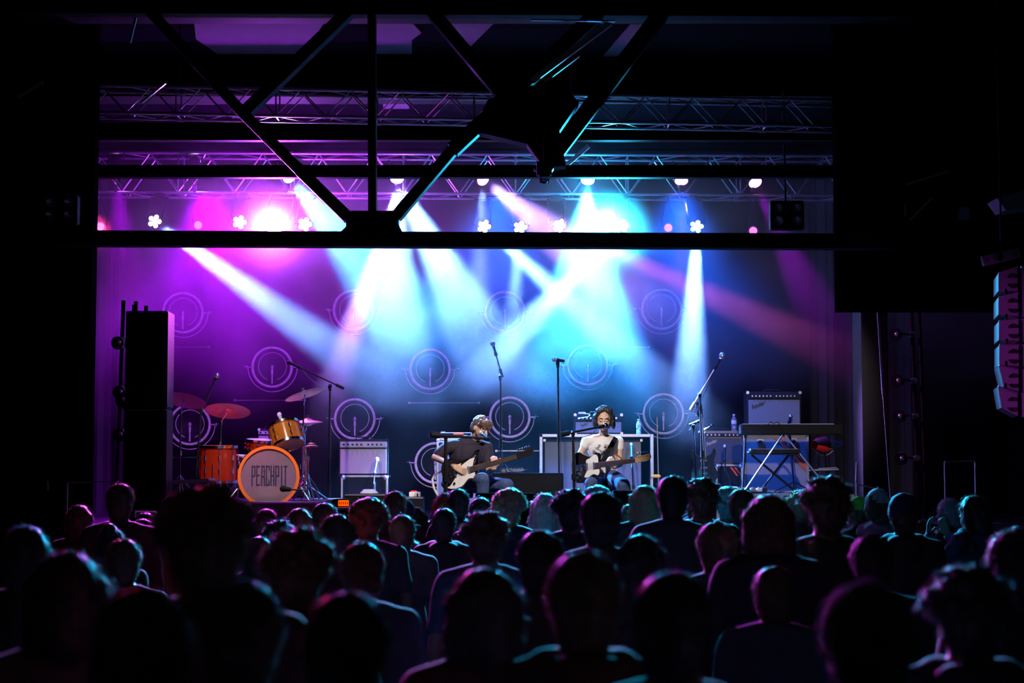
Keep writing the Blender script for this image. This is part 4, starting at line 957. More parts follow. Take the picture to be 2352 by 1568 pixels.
for i, q in enumerate(arr):
    Y = 13.5; v = [W(x, y, Y) for x, y in q]; base = (v[2] + v[3]) / 2
    t = T('array_loudspeaker', 'boxy loudspeaker in the hanging column, ' + nm[i], 'speaker', base, 'hanging loudspeaker column')
    w2 = [p + Vector((.10, .5, 0)) for p in v]; n = 4
    t.part('cabinet', MB().raw(v + w2, [(0, 1, 2, 3), (7, 6, 5, 4)] + [(k, (k + 1) % 4, 4 + (k + 1) % 4, 4 + k) for k in range(4)]), 'bluebody')
    c = v[0].lerp(v[1], .78).lerp(v[3].lerp(v[2], .78), .55)
    for s in (-1, 1):
        a0 = R(20 if s > 0 else 200); pts = [(c.x + .048 * math.cos(a0 + R(7) * k), c.z + s * .008 + .048 * math.sin(a0 + R(7) * k)) for k in range(21)]
        t.part('handle_recess', MB().prism(pts, .02, Matrix.Translation((0, Y - .006, 0))), 'black')
    t.part('top_edge', MB().cyl(v[0] + Vector((0, -.006, .004)), v[1] + Vector((0, -.006, .004)), .006), 'panel')
    t.part('rigging_bar', MB().box((v[1] + v[2]) / 2 + Vector((.04, -.01, .0)), (.035, .03, (v[1] - v[2]).length * 1.1)), 'panel')
    t.part('link_pin', MB().cyl(v[0].lerp(v[1], .4), v[0].lerp(v[1], .4) + Vector((0, 0, .05)), .008), 'steel')
mb = MB().prism([(W(x, y, 14).x, W(x, y, 14).z) for x, y in ((2290, 455), (2352, 436), (2420, 436), (2420, 470), (2352, 478), (2310, 482))], .3, Matrix.Translation((0, 14, 0)))
single('hanging_panel', mb, 'bluebody', 'slanted purple-lit panel high above the hanging loudspeaker column', 'panel')
t = T('small_speaker', 'small blue-lit box fixed high on the wall above the hanging loudspeakers', 'speaker', W(2213, 505, 15.9))
t.part('body', MB().box(W(2213, 490, 15.95), (.08, .1, .11), (0, R(-4), 0)), 'bluebody'); t.part('bracket', MB().box(W(2214, 474, 15.95), (.03, .62, .03)), 'steel')
for (x0, y0, x1, y1, lb) in ((2080, 424, 2180, 394, 'thin slanting magenta-lit pipe on the upper keyboard side'), (2090, 505, 2140, 455, 'slanting blue-lit strut high on the keyboard side wall'), (2078, 495, 2079, 470, 'short faint blue upright on the keyboard side wall')):
    mb = MB(); bar(mb, W(x0, y0, 15.9), W(x1, y1, 15.9), .02, .04); struct('trim_%d' % (100 + int(x0) % 97), mb, 'alu')

# ------------------------------------------------------------------ guitars
def smooth_poly(pts, n=6):
    out = []; m = len(pts)
    for i in range(m):
        p0, p1, p2, p3 = (Vector(pts[(i + k - 1) % m]) for k in range(4))
        for j in range(n):
            t = j / n
            out.append(0.5 * ((2 * p1) + (p2 - p0) * t + (2 * p0 - 5 * p1 + 4 * p2 - p3) * t * t + (3 * p1 - p0 - 3 * p2 + p3) * t ** 3))
    return [(p.x, p.y) for p in out]
def guitar(label, loc, rot, body='gbody', guard='pearl', neckm='rosewood', headm='maple', style='offset', guardpts=None, strap=None):
    t = T('electric_guitar', label, 'guitar', loc, 'electric guitars', rot=rot, local=True)
    if style == 'offset':
        o = [(.10, .03), (.16, .10), (.21, .165), (.17, .175), (.09, .12), (0, .125), (-.10, .165), (-.19, .14), (-.225, .05), (-.21, -.07), (-.15, -.155), (-.05, -.155), (.03, -.105), (.10, -.115), (.155, -.12), (.15, -.08), (.11, -.03)]
        g = [(.10, .02), (.13, .09), (.16, .13), (.06, .095), (-.03, .05), (-.08, -.02), (-.16, -.10), (-.20, -.12), (-.14, -.145), (-.05, -.14), (.03, -.085), (.09, -.09), (.11, -.03)]
    elif style == 'single':
        o = [(.11, .03), (.115, .10), (.09, .135), (.02, .10), (-.05, .12), (-.13, .16), (-.20, .12), (-.225, 0), (-.20, -.12), (-.13, -.16), (-.05, -.12), (.03, -.10), (.10, -.13), (.15, -.10), (.13, -.05), (.11, -.03)]
        g = [(.11, .03), (.105, .09), (.07, .115), (.01, .085), (-.04, .06), (-.03, -.03), (-.07, -.10), (-.02, -.11), (.04, -.085), (.10, -.10), (.12, -.06), (.11, -.03)]
    else:
        o = [(.10, .03), (.13, .09), (.19, .13), (.16, .155), (.07, .13), (0, .115), (-.08, .15), (-.18, .14), (-.22, .03), (-.20, -.10), (-.12, -.16), (-.03, -.13), (.05, -.12), (.15, -.15), (.19, -.125), (.13, -.09), (.10, -.03)]
        g = [(.08, -.03), (.05, -.07), (-.06, -.09), (-.13, -.11), (-.10, -.05), (0, -.035)]
    t.part('body', MB().prism(smooth_poly(o), .042, Matrix.Translation((0, -.021, 0))), body)
    pg = t.part('pickguard', MB().prism(smooth_poly(g, 4), .003, Matrix.Translation((0, -.0245, 0))), guard)
    for x in (.055, -.03): t.part('pickup', MB().box((x, -.027, 0), (.022, .008, .078), bev=.003), 'panel')
    t.part('bridge', MB().box((-.095, -.029, 0), (.022, .012, .075)).box((-.15, -.026, 0), (.03, .006, .06)), 'chrome')
    for x, z in ((-.12, -.095), (-.165, -.075)): t.part('knob', MB().cyl((x, -.024, z), (x, -.04, z), .011), 'black')
    t.part('neck', MB().prism([(.09, -.029), (.56, -.022), (.56, .022), (.09, .029)], .016, Matrix.Translation((0, -.036, 0))), 'maple')
    fb = t.part('fretboard', MB().prism([(.07, -.028), (.56, -.021), (.56, .021), (.07, .028)], .004, Matrix.Translation((0, -.040, 0))), neckm)
    fr_ = MB()
    for k in range(1, 22):
        x = .56 - .648 * (1 - 2 ** (-k / 12.0)); fr_.box((x, -.0415, 0), (.0025, .003, .046))
    t.part('fret', fr_, 'chrome', fb)
    t.part('headstock', MB().prism(smooth_poly([(.555, .02), (.60, .045), (.66, .042), (.72, .050), (.745, .03), (.735, 0), (.70, -.02), (.62, -.022), (.58, -.025), (.555, -.02)], 3), .014, Matrix.Translation((0, -.034, 0))), headm)
    for k in range(6):
        x = .585 + k * .025
        t.part('tuner', MB().cyl((x, -.04, .03), (x, -.02, .03), .005, seg=8).cyl((x, -.027, .035), (x, -.027, .068), .003, seg=6).ball((x, -.027, .072), (.008, .005, .010), seg=8), 'chrome')
    st_ = MB()
    for k in range(6): st_.cyl((-.15, -.043, -.025 + k * .01), (.57, -.0435, -.0175 + k * .007), .0009, seg=4)
    t.part('strings', st_, 'chrome')
    return t

# ------------------------------------------------------------------ people: hands, heads
def hand(wr, d, n, curl=.6, side=1, s=1.0, fl=1.0):
    wr = Vector(wr); d = Vector(d).normalized(); n = Vector(n); n = (n - d * n.dot(d)).normalized(); x = d.cross(n).normalized(); pr = []
    for o in (-.028, -.010, .010, .028): pr.append(('c', wr + x * o * .55 * s, wr + (d * .082 + x * o) * s, .015 * s, .0125 * s))
    for o, L in ((-.030, .070), (-.010, .082), (.010, .077), (.030, .060)):
        p = wr + (d * .085 + x * o) * s; a = 0
        for k, f in enumerate((.44, .32, .24)):
            a += curl * (.8, 1.0, .8)[k]
            v = d * math.cos(a) + n * math.sin(a) + x * o * 1.2
            q = p + v * L * f * s * fl; pr.append(('c', p, q, (.0095 - k * .0006) * s, (.0088 - k * .0006) * s)); p = q
    p = wr + (d * .025 - x * .022 * side) * s
    for v, L, r in ((d * .55 - x * .75 * side + n * .25, .045, .012), (d * .8 - x * .35 * side + n * .45, .034, .0105), (d * .8 - x * .1 * side + n * .6, .026, .009)):
        q = p + v.normalized() * L * s; pr.append(('c', p, q, r * s, (r - .001) * s)); p = q
    return pr
class Head:
    """local frame: face toward -Y, x to the person's left as seen, z up"""
    def __init__(s, c, fwd, up=(0, 0, 1), k=1.0):
        f = Vector(fwd).normalized(); u = Vector(up); u = (u - f * u.dot(f)).normalized(); x = (-f).cross(u) * -1
        x = u.cross(-f) * -1
        s.m = Matrix((x, -f, u)).transposed(); 
        if s.m.determinant() < 0: s.m = Matrix((-x, -f, u)).transposed()
        s.c = Vector(c); s.k = k; s.e = s.m.to_euler()
    def p(s, *v): return s.c + s.m @ (Vector(v) * s.k)
    def ball(s, v, r): k = s.k; return ('b', s.p(*v), (r[0] * k, r[1] * k, r[2] * k), s.e)
    def cap(s, a, b, r0, r1): return ('c', s.p(*a), s.p(*b), r0 * s.k, r1 * s.k)
    def prims(s):
        L = [s.ball((0, .012, .025), (.076, .094, .098)), s.ball((0, -.025, -.03), (.062, .066, .062)), s.ball((0, -.040, -.072), (.040, .042, .034)), s.ball((0, -.068, -.090), (.020, .016, .016)),
             s.cap((0, -.084, .012), (0, -.106, -.028), .008, .0115), s.ball((0, -.098, -.036), (.017, .012, .009)), s.cap((-.036, -.070, .033), (.036, -.070, .033), .013, .013), s.ball((0, -.085, -.062), (.022, .012, .011))]
        for q in (-1, 1): L += [s.ball((q * .036, -.052, -.025), (.028, .030, .030)), s.ball((q * .031, -.074, .006), (.016, .011, .010)), s.ball((q * .075, .012, -.008), (.010, .020, .031))]
        return L
    def face(s, root, off, closed=True, hairm='hairk'):
        for q in (-1, 1):
            b = MB().tube([s.p(q * x - 0, y, z) for x, y, z in ((.014, -.089, .027), (.030, -.089, .034), (.048, -.078, .029))], [.003 * s.k, .0042 * s.k, .002 * s.k], 6)
            b.build('eyebrow', hairm, root, off)
            b = MB().tube([s.p(q * x, y, z) for x, y, z in ((.016, -.086, .003), (.031, -.089, -.002), (.046, -.080, .002))], .0021 * s.k, 6)
            b.build('eyelashes', hairm, root, off)
            if not closed: MB().ball(s.p(q * .031, -.083, .005), .008 * s.k, seg=8).build('eye', 'hairk', root, off)
        MB().tube([s.p(x, y, z) for x, y, z in ((-.024, -.088, -.062), (-.008, -.099, -.058), (.008, -.099, -.058), (.024, -.088, -.062))], [.002, .0055, .0055, .002], 8).ball(s.p(0, -.097, -.069), (.016, .007, .006), s.e, 10).build('lips', 'skin_d', root, off)

def person(label, base, body, bodymat, voxel, group=None):
    me = fuse('person', body, voxel, bodymat)
    me.transform(Matrix.Translation(-Vector(base)))
    o = obj_of('person', me, None, base); tag(o, label, 'person', group); return o
def cloth(name, prims, voxel, m, root, base, noise=None, smooth=3):
    me = fuse(name, prims, voxel, m, smooth, noise); me.transform(Matrix.Translation(-Vector(base))); return obj_of(name, me, root)

# ---- the man in the dark T-shirt
Y0 = 18.3
P = lambda x, y, dy=0: W(x, y, Y0 + dy)
hc = P(1104, 984, -.02); hd = Head(hc, (.66, -.62, -.42), (.30, -.12, 1), 1.0)
nk = P(1088, 1016, .08); ch = P(1072, 1040, .08); be = P(1062, 1075, .12); hp = P(1050, 1108, .16)
rs = P(1030, 1026, -.02); ls = P(1118, 1030, .10); re = P(999, 1050, -.06); rw = P(1043, 1071, -.33); le = P(1124, 1082, .0); lw = P(1134, 1077, -.26)
rk = P(1108, 1101, -.38); lk = P(1163, 1114, -.22); rh = P(1052, 1112, .08); lh = P(1068, 1112, .22)
rf = Vector((P(1112, 0, -.30).x, Y0 - .32, SZ + .10)); lf = Vector((P(1172, 0, -.2).x, Y0 - .2, SZ + .10))
body = hd.prims() + [('c', nk, hd.p(0, .03, -.05), .056, .05), ('c', rs, nk, .055, .06), ('c', ls, nk, .055, .06), ('b', ch, (.17, .12, .17), (0, R(10), R(15))), ('b', be, (.145, .11, .15), (0, R(8), R(15))), ('b', hp, (.155, .14, .10)),
     ('c', rs, re, .048, .038), ('c', re, rw, .037, .024), ('c', ls, le, .048, .038), ('c', le, lw, .036, .024), ('c', rh, rk, .085, .055), ('c', rk, rf, .052, .036), ('c', lh, lk, .085, .055), ('c', lk, lf, .052, .036),
     ('c', rf, rf + Vector((.04, -.17, -.06)), .038, .03), ('c', lf, lf + Vector((.04, -.17, -.06)), .038, .03)]
body += hand(rw, P(1060, 1079, -.36) - rw, (0.1, .9, -.2), .32, -1) + hand(lw, P(1136, 1058, -.30) - lw, (-.35, 1, .1), .75, 1)
base = Vector((hp.x, hp.y, SZ))
man = person('seated person in a dark T-shirt and jeans, bent over a guitar', base, body, 'skin', .0065)
hd.face(man, base, True, 'hair')
cloth('t_shirt', [('c', nk - Vector((0, 0, .015)), nk - Vector((0, 0, .03)), .074, .085), ('c', rs + Vector((0, 0, .0)), nk - Vector((0, 0, .03)), .068, .075), ('c', ls, nk - Vector((0, 0, .03)), .068, .075), ('b', ch, (.195, .142, .185), (0, R(10), R(15))), ('b', be, (.178, .138, .17), (0, R(8), R(15))), ('b', be - Vector((0, 0, .08)), (.17, .14, .10)),
     ('c', rs, rs.lerp(re, .66), .066, .060), ('c', ls, ls.lerp(le, .7), .066, .062)], .008, 'tee', man, base, (.012, 14, 9))
cloth('jeans', [('b', hp, (.172, .155, .10)), ('c', rh, rk, .102, .074), ('c', rk, rf, .072, .056), ('c', lh, lk, .102, .074), ('c', lk, lf, .072, .056)], .009, 'denim', man, base, (.010, 16, 10))
hp_ = [hd.ball((0, .020, .042), (.084, .102, .094)), hd.ball((0, .055, -.005), (.076, .066, .075)), hd.ball((0, -.05, .085), (.068, .050, .036)), hd.ball((.0, .072, -.055), (.050, .032, .035))]
for k in range(9): a = R(-80 + k * 20); hp_.append(hd.cap((.075 * math.sin(a), -.055 * math.cos(a) - .025, .085), (.085 * math.sin(a), -.085 * math.cos(a) - .012, .048 - .006 * (k % 3)), .022, .008))
cloth('hair', hp_, .006, 'hair', man, base, (.009, 60, 12), 1)
for f_ in (rf, lf): cloth('shoe', [('c', f_ - Vector((0, 0, .03)), f_ + Vector((.045, -.19, -.065)), .05, .036), ('b', f_ + Vector((.02, -.09, -.075)), (.05, .13, .022))], .009, 'white', man, base)
def stool(label, p, z, r=.17, m='tolex'):
    t = T('stool', label, 'stool', (p.x, p.y, SZ))
    t.part('seat', MB().lathe([(.0001, 0), (r * .9, -.005), (r, -.03), (r * .95, -.07), (.0001, -.07)], (p.x, p.y, z), (0, 0, 1), 28), m)
    for k in range(4):
        a = math.pi / 4 + math.pi / 2 * k; t.part('leg', MB().cyl((p.x + math.cos(a) * r * .6, p.y + math.sin(a) * r * .6, z - .06), (p.x + math.cos(a) * r, p.y + math.sin(a) * r, SZ), .012), 'steel')
    t.part('foot_ring', MB().ring((p.x, p.y, SZ + (z - SZ) * .4), (0, 0, 1), r * .78, r * .84, .012), 'steel')
stool('black stool under the man in the dark shirt', hp, hp.z - .09)
gp = P(1066, 1083, -.33)
guitar('dark electric guitar with a pearl-white pickguard held by the man in the dark shirt', gp, (R(-8), -R(15), R(-6)), guard='pearl', headm='gbody', style='offset')
single('guitar_strap', MB().tube([P(1035, 1075, -.3), P(1012, 1082, -.2), P(998, 1090, -.15), P(993, 1102, -.15), P(996, 1120, -.2), P(1004, 1135, -.25), P(1014, 1150, -.3)], .012, 6), 'wcable', 'white webbing strap end hanging from the guitar of the man', 'strap')

# ---- the singer in the white T-shirt
Y0 = 18.6
hc = P(1387, 965, -.10); hd = Head(hc, (-.06, -1, -.16), (.03, 0, 1), .98)
nk = P(1386, 1003, .0); ch = P(1385, 1030, .02); be = P(1386, 1066, .04); hp = P(1386, 1094, .06)
rs = P(1347, 1014, .0); ls = P(1421, 1013, .02); re = P(1328, 1052, -.06); rw = P(1350, 1063, -.38); le = P(1424, 1066, -.02); lw = P(1412, 1072, -.36)
rk = P(1358, 1110, -.42); lk = P(1430, 1112, -.40); rh = P(1370, 1097, .02); lh = P(1402, 1097, .04)
rf = Vector((P(1350, 0, -.4).x, Y0 - .40, SZ + .10)); lf = Vector((P(1440, 0, -.4).x, Y0 - .36, SZ + .10))
body = hd.prims() + [('c', nk, hd.p(0, .02, -.05), .047, .044), ('c', rs, nk, .044, .05), ('c', ls, nk, .044, .05), ('b', ch, (.145, .095, .15)), ('b', be, (.115, .085, .14)), ('b', hp, (.155, .12, .09)),
     ('c', rs, re, .040, .033), ('c', re, rw, .033, .021), ('c', ls, le, .040, .033), ('c', le, lw, .032, .021), ('c', rh, rk, .082, .055), ('c', rk, rf, .052, .034), ('c', lh, lk, .082, .055), ('c', lk, lf, .052, .034),
     ('c', rf, rf + Vector((.0, -.17, -.06)), .036, .028), ('c', lf, lf + Vector((.0, -.17, -.06)), .036, .028)]
body += hand(rw, P(1366, 1068, -.43) - rw, (0.1, .9, -.3), .35, -1, .92) + hand(lw, P(1404, 1057, -.42) - lw, (-.2, 1, .1), .8, 1, .92)
base = Vector((hp.x, hp.y, SZ))
girl = person('singing person with a dark parted bob and white T-shirt, playing guitar', base, body, 'skin', .006)
hd.face(girl, base, True)
shirt = [('c', nk + Vector((0, 0, -.035)), nk + Vector((0, 0, -.045)), .066, .075), ('c', rs, nk - Vector((0, 0, .035)), .056, .06), ('c', ls, nk - Vector((0, 0, .035)), .056, .06), ('b', ch, (.165, .115, .155)), ('b', be, (.138, .108, .16)), ('b', hp + Vector((0, 0, .05)), (.15, .12, .06)),
         ('c', rs, rs.lerp(re, .26), .054, .050), ('c', ls, ls.lerp(le, .28), .054, .050)]
ts = cloth('t_shirt', shirt, .007, 'whitetee', girl, base, (.008, 16, 10))
# printed scrawl across the chest
from mathutils.bvhtree import BVHTree
random.seed(3); pm = MB(); bv = BVHTree.FromPolygons([v.co + Vector(base) for v in ts.data.vertices], [p.vertices[:] for p in ts.data.polygons])
for k in range(34):
    px = 1362 + random.random() * 44; py = 1021 + random.random() * 18 + abs(px - 1386) * .1
    if 1398 < px < 1404: continue
    c = P(px, py, 0); pts = []
    for j in range(6):
        a = j * 1.3 + random.random(); q = Vector((c.x + .014 * math.cos(a) * (.4 + .15 * j), c.y - 1, c.z + .010 * math.sin(a) * (.5 + .1 * j)))
        hit = bv.ray_cast(q, Vector((0, 1, 0)))[0]
        if hit is not None: pts.append(hit - Vector((0, .001, 0)))
    if len(pts) < 3: continue
    pm.tube(pts, .0022, 5)
pm.build('shirt_print', 'print_', ts, base)
cloth('jeans', [('b', hp, (.17, .135, .085)), ('c', rh, rk, .10, .078), ('c', rk, rf, .076, .062), ('c', lh, lk, .10, .078), ('c', lk, lf, .076, .062)], .008, 'denim', girl, base, (.012, 14, 10))
hp_ = [hd.ball((0, .040, .060), (.095, .098, .098)), hd.ball((0, .06, -.02), (.094, .074, .095))]
for q in (-1, 1):
    hp_ += [hd.cap((q * .012, -.045, .128), (q * .056, -.056, .100), .018, .018), hd.cap((q * .056, -.056, .100), (q * .086, -.040, .046), .018, .018), hd.cap((q * .086, -.040, .046), (q * .098, -.022, -.010), .019, .022),
            hd.cap((q * .094, -.030, -.010), (q * .094, -.028, -.055), .024, .018), hd.cap((q * .094, -.028, -.055), (q * .118, -.040, -.075), .020, .008), hd.cap((q * .094, -.010, -.045), (q * .112, -.02, -.085), .022, .008), hd.cap((q * .02, -.045, .120), (q * .07, -.02, .105), .026, .026), hd.cap((q * .085, .02, .04), (q * .098, .02, -.05), .034, .026), hd.cap((q * .098, .02, -.05), (q * .112, .0, -.07), .022, .010)]
cloth('hair', hp_, .006, 'hairk', girl, base, (.010, 55, 10), 1)
for f_ in (rf, lf): cloth('shoe', [('c', f_ - Vector((0, 0, .03)), f_ + Vector((0, -.19, -.065)), .048, .034), ('b', f_ + Vector((0, -.09, -.075)), (.046, .13, .022))], .009, 'tolex', girl, base)
stool('dark stool under the singer in white', hp, hp.z - .085)
gp = P(1357, 1071, -.42)
guitar('two-tone electric guitar with a white pickguard and maple headstock played by the singer', gp, (R(-4), -R(6), R(-36)), guard='white', neckm='rosewood', style='single')
st_ = MB()
pts = [P(1414, 1005, .0) + Vector((0, -.06, 0)), P(1409, 1014, -.12), P(1398, 1034, -.145), P(1389, 1052, -.2), P(1382, 1062, -.3)]
for i in range(len(pts) - 1): bar(st_, pts[i], pts[i + 1] + (pts[i + 1] - pts[i]).normalized() * .01, .05, .004, up=(0, 1, 0))
single('guitar_strap', st_, 'tolex', 'broad black guitar strap across the white shirt of the singer', 'strap')
single('capo', MB().box(P(1427, 1060, -.62), (.02, .03, .06)).tube([P(1427, 1052, -.6), P(1420, 1047, -.58), P(1417, 1044, -.58)], .005, 6), 'black', 'black capo clamped on the guitar neck of the singer', 'capo')
# leaning guitar
gp = W(1617, 1068, 20.7)
guitar('black double-horned electric guitar standing upright beside the brown amplifier', gp, (R(-10), -R(93), 0), guard='tolex', neckm='rosewood', headm='gbody', style='double')
gs = T('guitar_rest', 'low black rest holding the upright black guitar', 'stand', wf(1617, 20.75, SZ))
gs.part('upright', MB().cyl(wf(1617, 20.8, SZ + .02), W(1615, 1080, 20.8), .012), 'steel')
gs.part('cradle', MB().tube([W(1600, 1112, 20.62), W(1604, 1114, 20.8), W(1630, 1114, 20.8), W(1634, 1112, 20.62)], .012, 6), 'steel')
for s in (-1, 1): gs.part('leg', MB().cyl(wf(1617, 20.8, SZ + .25), wf(1617, 20.6, SZ + .01) + Vector((s * .2, 0, 0)), .011), 'steel')

# ------------------------------------------------------------------ the crowd, seen from behind (local frame: facing +Y, feet at z = 0, 1.72 m tall)
def cbody(pose):
    B = [('b', (0, .0, 1.615), (.074, .092, .10)), ('b', (0, .035, 1.545), (.054, .058, .055)), ('c', (0, .088, 1.60), (0, .105, 1.575), .008, .011), ('c', (0, -.005, 1.42), (0, .005, 1.54), .064, .057), ('c', (-.175, 0, 1.405), (0, -.01, 1.45), .055, .062), ('c', (.175, 0, 1.405), (0, -.01, 1.45), .055, .062),
         ('b', (0, 0, 1.24), (.165, .11, .19)), ('b', (0, 0, 1.05), (.145, .10, .16)), ('b', (0, 0, .92), (.16, .115, .11))]
    for s in (-1, 1):
        B += [('b', (s * .075, .0, 1.60), (.010, .02, .03)), ('c', (s * .09, 0, .90), (s * .10, .01, .48), .085, .056), ('c', (s * .10, .01, .48), (s * .10, -.02, .09), .055, .038), ('c', (s * .10, -.02, .05), (s * .12, .15, .035), .04, .032)]
        sh = Vector((s * .185, 0, 1.375))
        if pose == 'down' or (pose == 'one' and s < 0): el = Vector((s * .235, -.03, 1.10)); w = Vector((s * .225, .10, .87)); hd_, n = (0, .25, -1), (-s, .2, 0)
        elif pose == 'folded' or pose == 'one': el = Vector((s * .245, .02, 1.10)); w = Vector((s * .06, .25, 1.17)); hd_, n = (-s, .2, .2), (0, -1, 0)
        else: el = Vector((s * .26, .12, 1.22)); w = Vector((s * .12, .30, 1.44)); hd_, n = (-s * .4, .2, 1), (-s * .5, -1, 0)
        B += [('c', sh, el, .05, .039), ('c', el, w, .038, .026)] + hand(w, hd_, n, .5, s, 1.0)
    return B
def ctop(pose, hood=False, sleeve=1.0):
    Bp = [('c', (-.175, 0, 1.400), (0, -.01, 1.435), .072, .076), ('c', (.175, 0, 1.400), (0, -.01, 1.435), .072, .076), ('b', (0, 0, 1.24), (.19, .135, .20)), ('b', (0, 0, 1.05), (.175, .128, .18)), ('b', (0, 0, .94), (.175, .13, .11))]
    if hood: Bp += [('b', (0, -.075, 1.43), (.12, .07, .07)), ('b', (0, -.11, 1.38), (.09, .05, .09)), ('c', (-.09, .02, 1.45), (.09, .02, 1.45), .05, .05)]
    for s in (-1, 1):
        sh = Vector((s * .185, 0, 1.375))
        if pose == 'down' or (pose == 'one' and s < 0): el = Vector((s * .235, -.03, 1.10)); w = Vector((s * .225, .10, .87))
        elif pose == 'folded' or pose == 'one': el = Vector((s * .245, .02, 1.10)); w = Vector((s * .06, .25, 1.17))
        else: el = Vector((s * .26, .12, 1.22)); w = Vector((s * .12, .30, 1.44))
        if sleeve >= 1: Bp += [('c', sh, el, .070, .058), ('c', el, el.lerp(w, .92), .056, .042)]
        else: Bp += [('c', sh, sh.lerp(el, .6), .068, .062)]
    return Bp
trous = [('b', (0, 0, .92), (.178, .132, .10))]
for s in (-1, 1): trous += [('c', (s * .09, 0, .90), (s * .10, .01, .48), .102, .074), ('c', (s * .10, .01, .48), (s * .10, -.02, .10), .072, .058)]
HB = (0, -.012, 1.638)
def chair_hair(kind):
    b = [('b', HB, (.089, .100, .098)), ('b', (0, -.05, 1.59), (.080, .065, .085))]
    if kind == 'short': b += [('b', (0, -.055, 1.55), (.068, .05, .06))]
    if kind == 'bob':
        b += [('b', (0, -.055, 1.54), (.092, .062, .10))]
        for s in (-1, 1): b += [('c', (s * .078, -.01, 1.64), (s * .088, -.01, 1.49), .034, .026)]
    if kind == 'long':
        b += [('c', (0, -.06, 1.60), (0, -.105, 1.30), .085, .075), ('b', (0, -.105, 1.27), (.10, .05, .10))]
        for s in (-1, 1): b += [('c', (s * .076, -.01, 1.64), (s * .10, -.06, 1.34), .036, .040)]
    if kind == 'curly':
        random.seed(11)
        for k in range(90):
            a = random.random() * 6.283; e = math.asin(random.random() * 1.25 - .25); v = Vector((math.cos(a) * math.cos(e), math.sin(a) * math.cos(e), math.sin(e)))
            if v.y > .55 and v.z < .45: continue
            b.append(('b', Vector((0, -.02, 1.63)) + Vector((v.x * .10, v.y * .105, v.z * .105)), (.028, .028, .028)))
    if kind == 'bun': b += [('b', (0, -.075, 1.725), (.045, .045, .04)), ('b', (0, -.055, 1.55), (.062, .045, .05))]
    if kind == 'messy':
        random.seed(5)
        for k in range(70):
            a = random.random() * 6.283; e = math.asin(random.random() * 1.2 - .2); v = Vector((math.cos(a) * math.cos(e), math.sin(a) * math.cos(e), math.sin(e)))
            if v.y > .5 and v.z < .4: continue
            c = Vector((0, -.015, 1.635)); p = c + Vector((v.x * .08, v.y * .09, v.z * .09)); q = c + Vector((v.x * .112, v.y * .118, v.z * .112)) + Vector((random.uniform(-.02, .02), random.uniform(-.02, .02), random.uniform(-.012, .012)))
            b.append(('c', p, q, .020, .007))
    return b
HM = {}
def strands(me, n, ln, seed=1, r=.0011):
    """loose single hairs that stand off the surface"""
    rnd = random.Random(seed); bm = bmesh.new(); bm.from_mesh(me); fs = bm.faces[:]
    pts = []
    for _ in range(n):
        f = rnd.choice(fs); pts.append((f.calc_center_median(), f.normal.copy()))
    for c, nn in pts:
        down = Vector((0, -.25, -1)); tan = (down - nn * down.dot(nn))
        if tan.length > 1e-3: tan.normalize()
        j = Vector((rnd.uniform(-1, 1), rnd.uniform(-1, 1), rnd.uniform(-1, 1)))
        l = ln * rnd.uniform(.5, 1.4); a = c - nn * .002; b = c + (nn * .45 + tan * .6 + j * .35) * l * .5; e = b + (nn * .05 + tan * .9 + j * .25 + Vector((0, 0, -.2))) * l * .5
        s = tan.cross(nn) * r if tan.length > .5 else Vector((r, 0, 0)); u = nn * r
        v = [bm.verts.new(q) for q in (a + s, a - s, a + u * 1.5, b + s, b - s, b + u * 1.5, e)]
        for t3 in ((0, 1, 4, 3), (1, 2, 5, 4), (2, 0, 3, 5)): bm.faces.new([v[i] for i in t3])
        for t3 in ((3, 4, 6), (4, 5, 6), (5, 3, 6)): bm.faces.new([v[i] for i in t3])
    bm.to_mesh(me); bm.free(); me.shade_smooth()
def hair_mesh(k):
    if k not in HM:
        HM[k] = fuse('hair', chair_hair('short' if k in ('cap', 'beanie') else k), .010, 'hairk', 2 if k != 'messy' else 1, (.007, 45, 14) if k not in ('curly',) else (.010, 60, 60))
        strands(HM[k], {'curly': 1500, 'messy': 1500}.get(k, 1300), {'curly': .026, 'messy': .036, 'long': .045, 'bob': .036}.get(k, .028))
    return HM[k]
BM = {p: fuse('person', cbody(p), .0105, 'crowdskin') for p in ('down', 'folded', 'one', 'up')}
TM = {}
def top_mesh(p, hood, sl):
    k = (p, hood, sl)
    if k not in TM: TM[k] = fuse('top', ctop(p, hood, sl), .016, 'tee', 3, (.012, 10, 7))
    return TM[k]
PM = fuse('trousers', trous, .018, 'denim', 2, (.008, 12, 8))
capm = MB().lathe([(.0001, .108), (.04, .100), (.075, .072), (.095, .02), (.097, -.01)], (0, -.008, 1.645), (0, 0, 1), 32)
capm.raw([(-.07, .07, 1.665), (-.05, .15, 1.655), (0, .175, 1.655), (.05, .15, 1.655), (.07, .07, 1.665), (-.07, .07, 1.655), (-.05, .15, 1.645), (0, .175, 1.645), (.05, .15, 1.645), (.07, .07, 1.655)], [(0, 1, 2, 3, 4), (9, 8, 7, 6, 5), (0, 5, 6, 1), (1, 6, 7, 2), (2, 7, 8, 3), (3, 8, 9, 4)]).ball((0, -.008, 1.755), .010, seg=8)
_c = capm.build('cap', 'tee'); CAPM = _c.data; bpy.data.objects.remove(_c)
beanie = fuse('beanie', [('b', (0, -.012, 1.655), (.096, .107, .098)), ('c', (0, -.012, 1.625), (0, -.014, 1.655), .098, .097)], .010, 'tee', 2, (.004, 30, 90))
HC = {}
def tinted(base, key, col, rough=.5):
    if key not in HC: HC[key] = mat(key, col, rough, scale=55, var=.45)
    return HC[key]
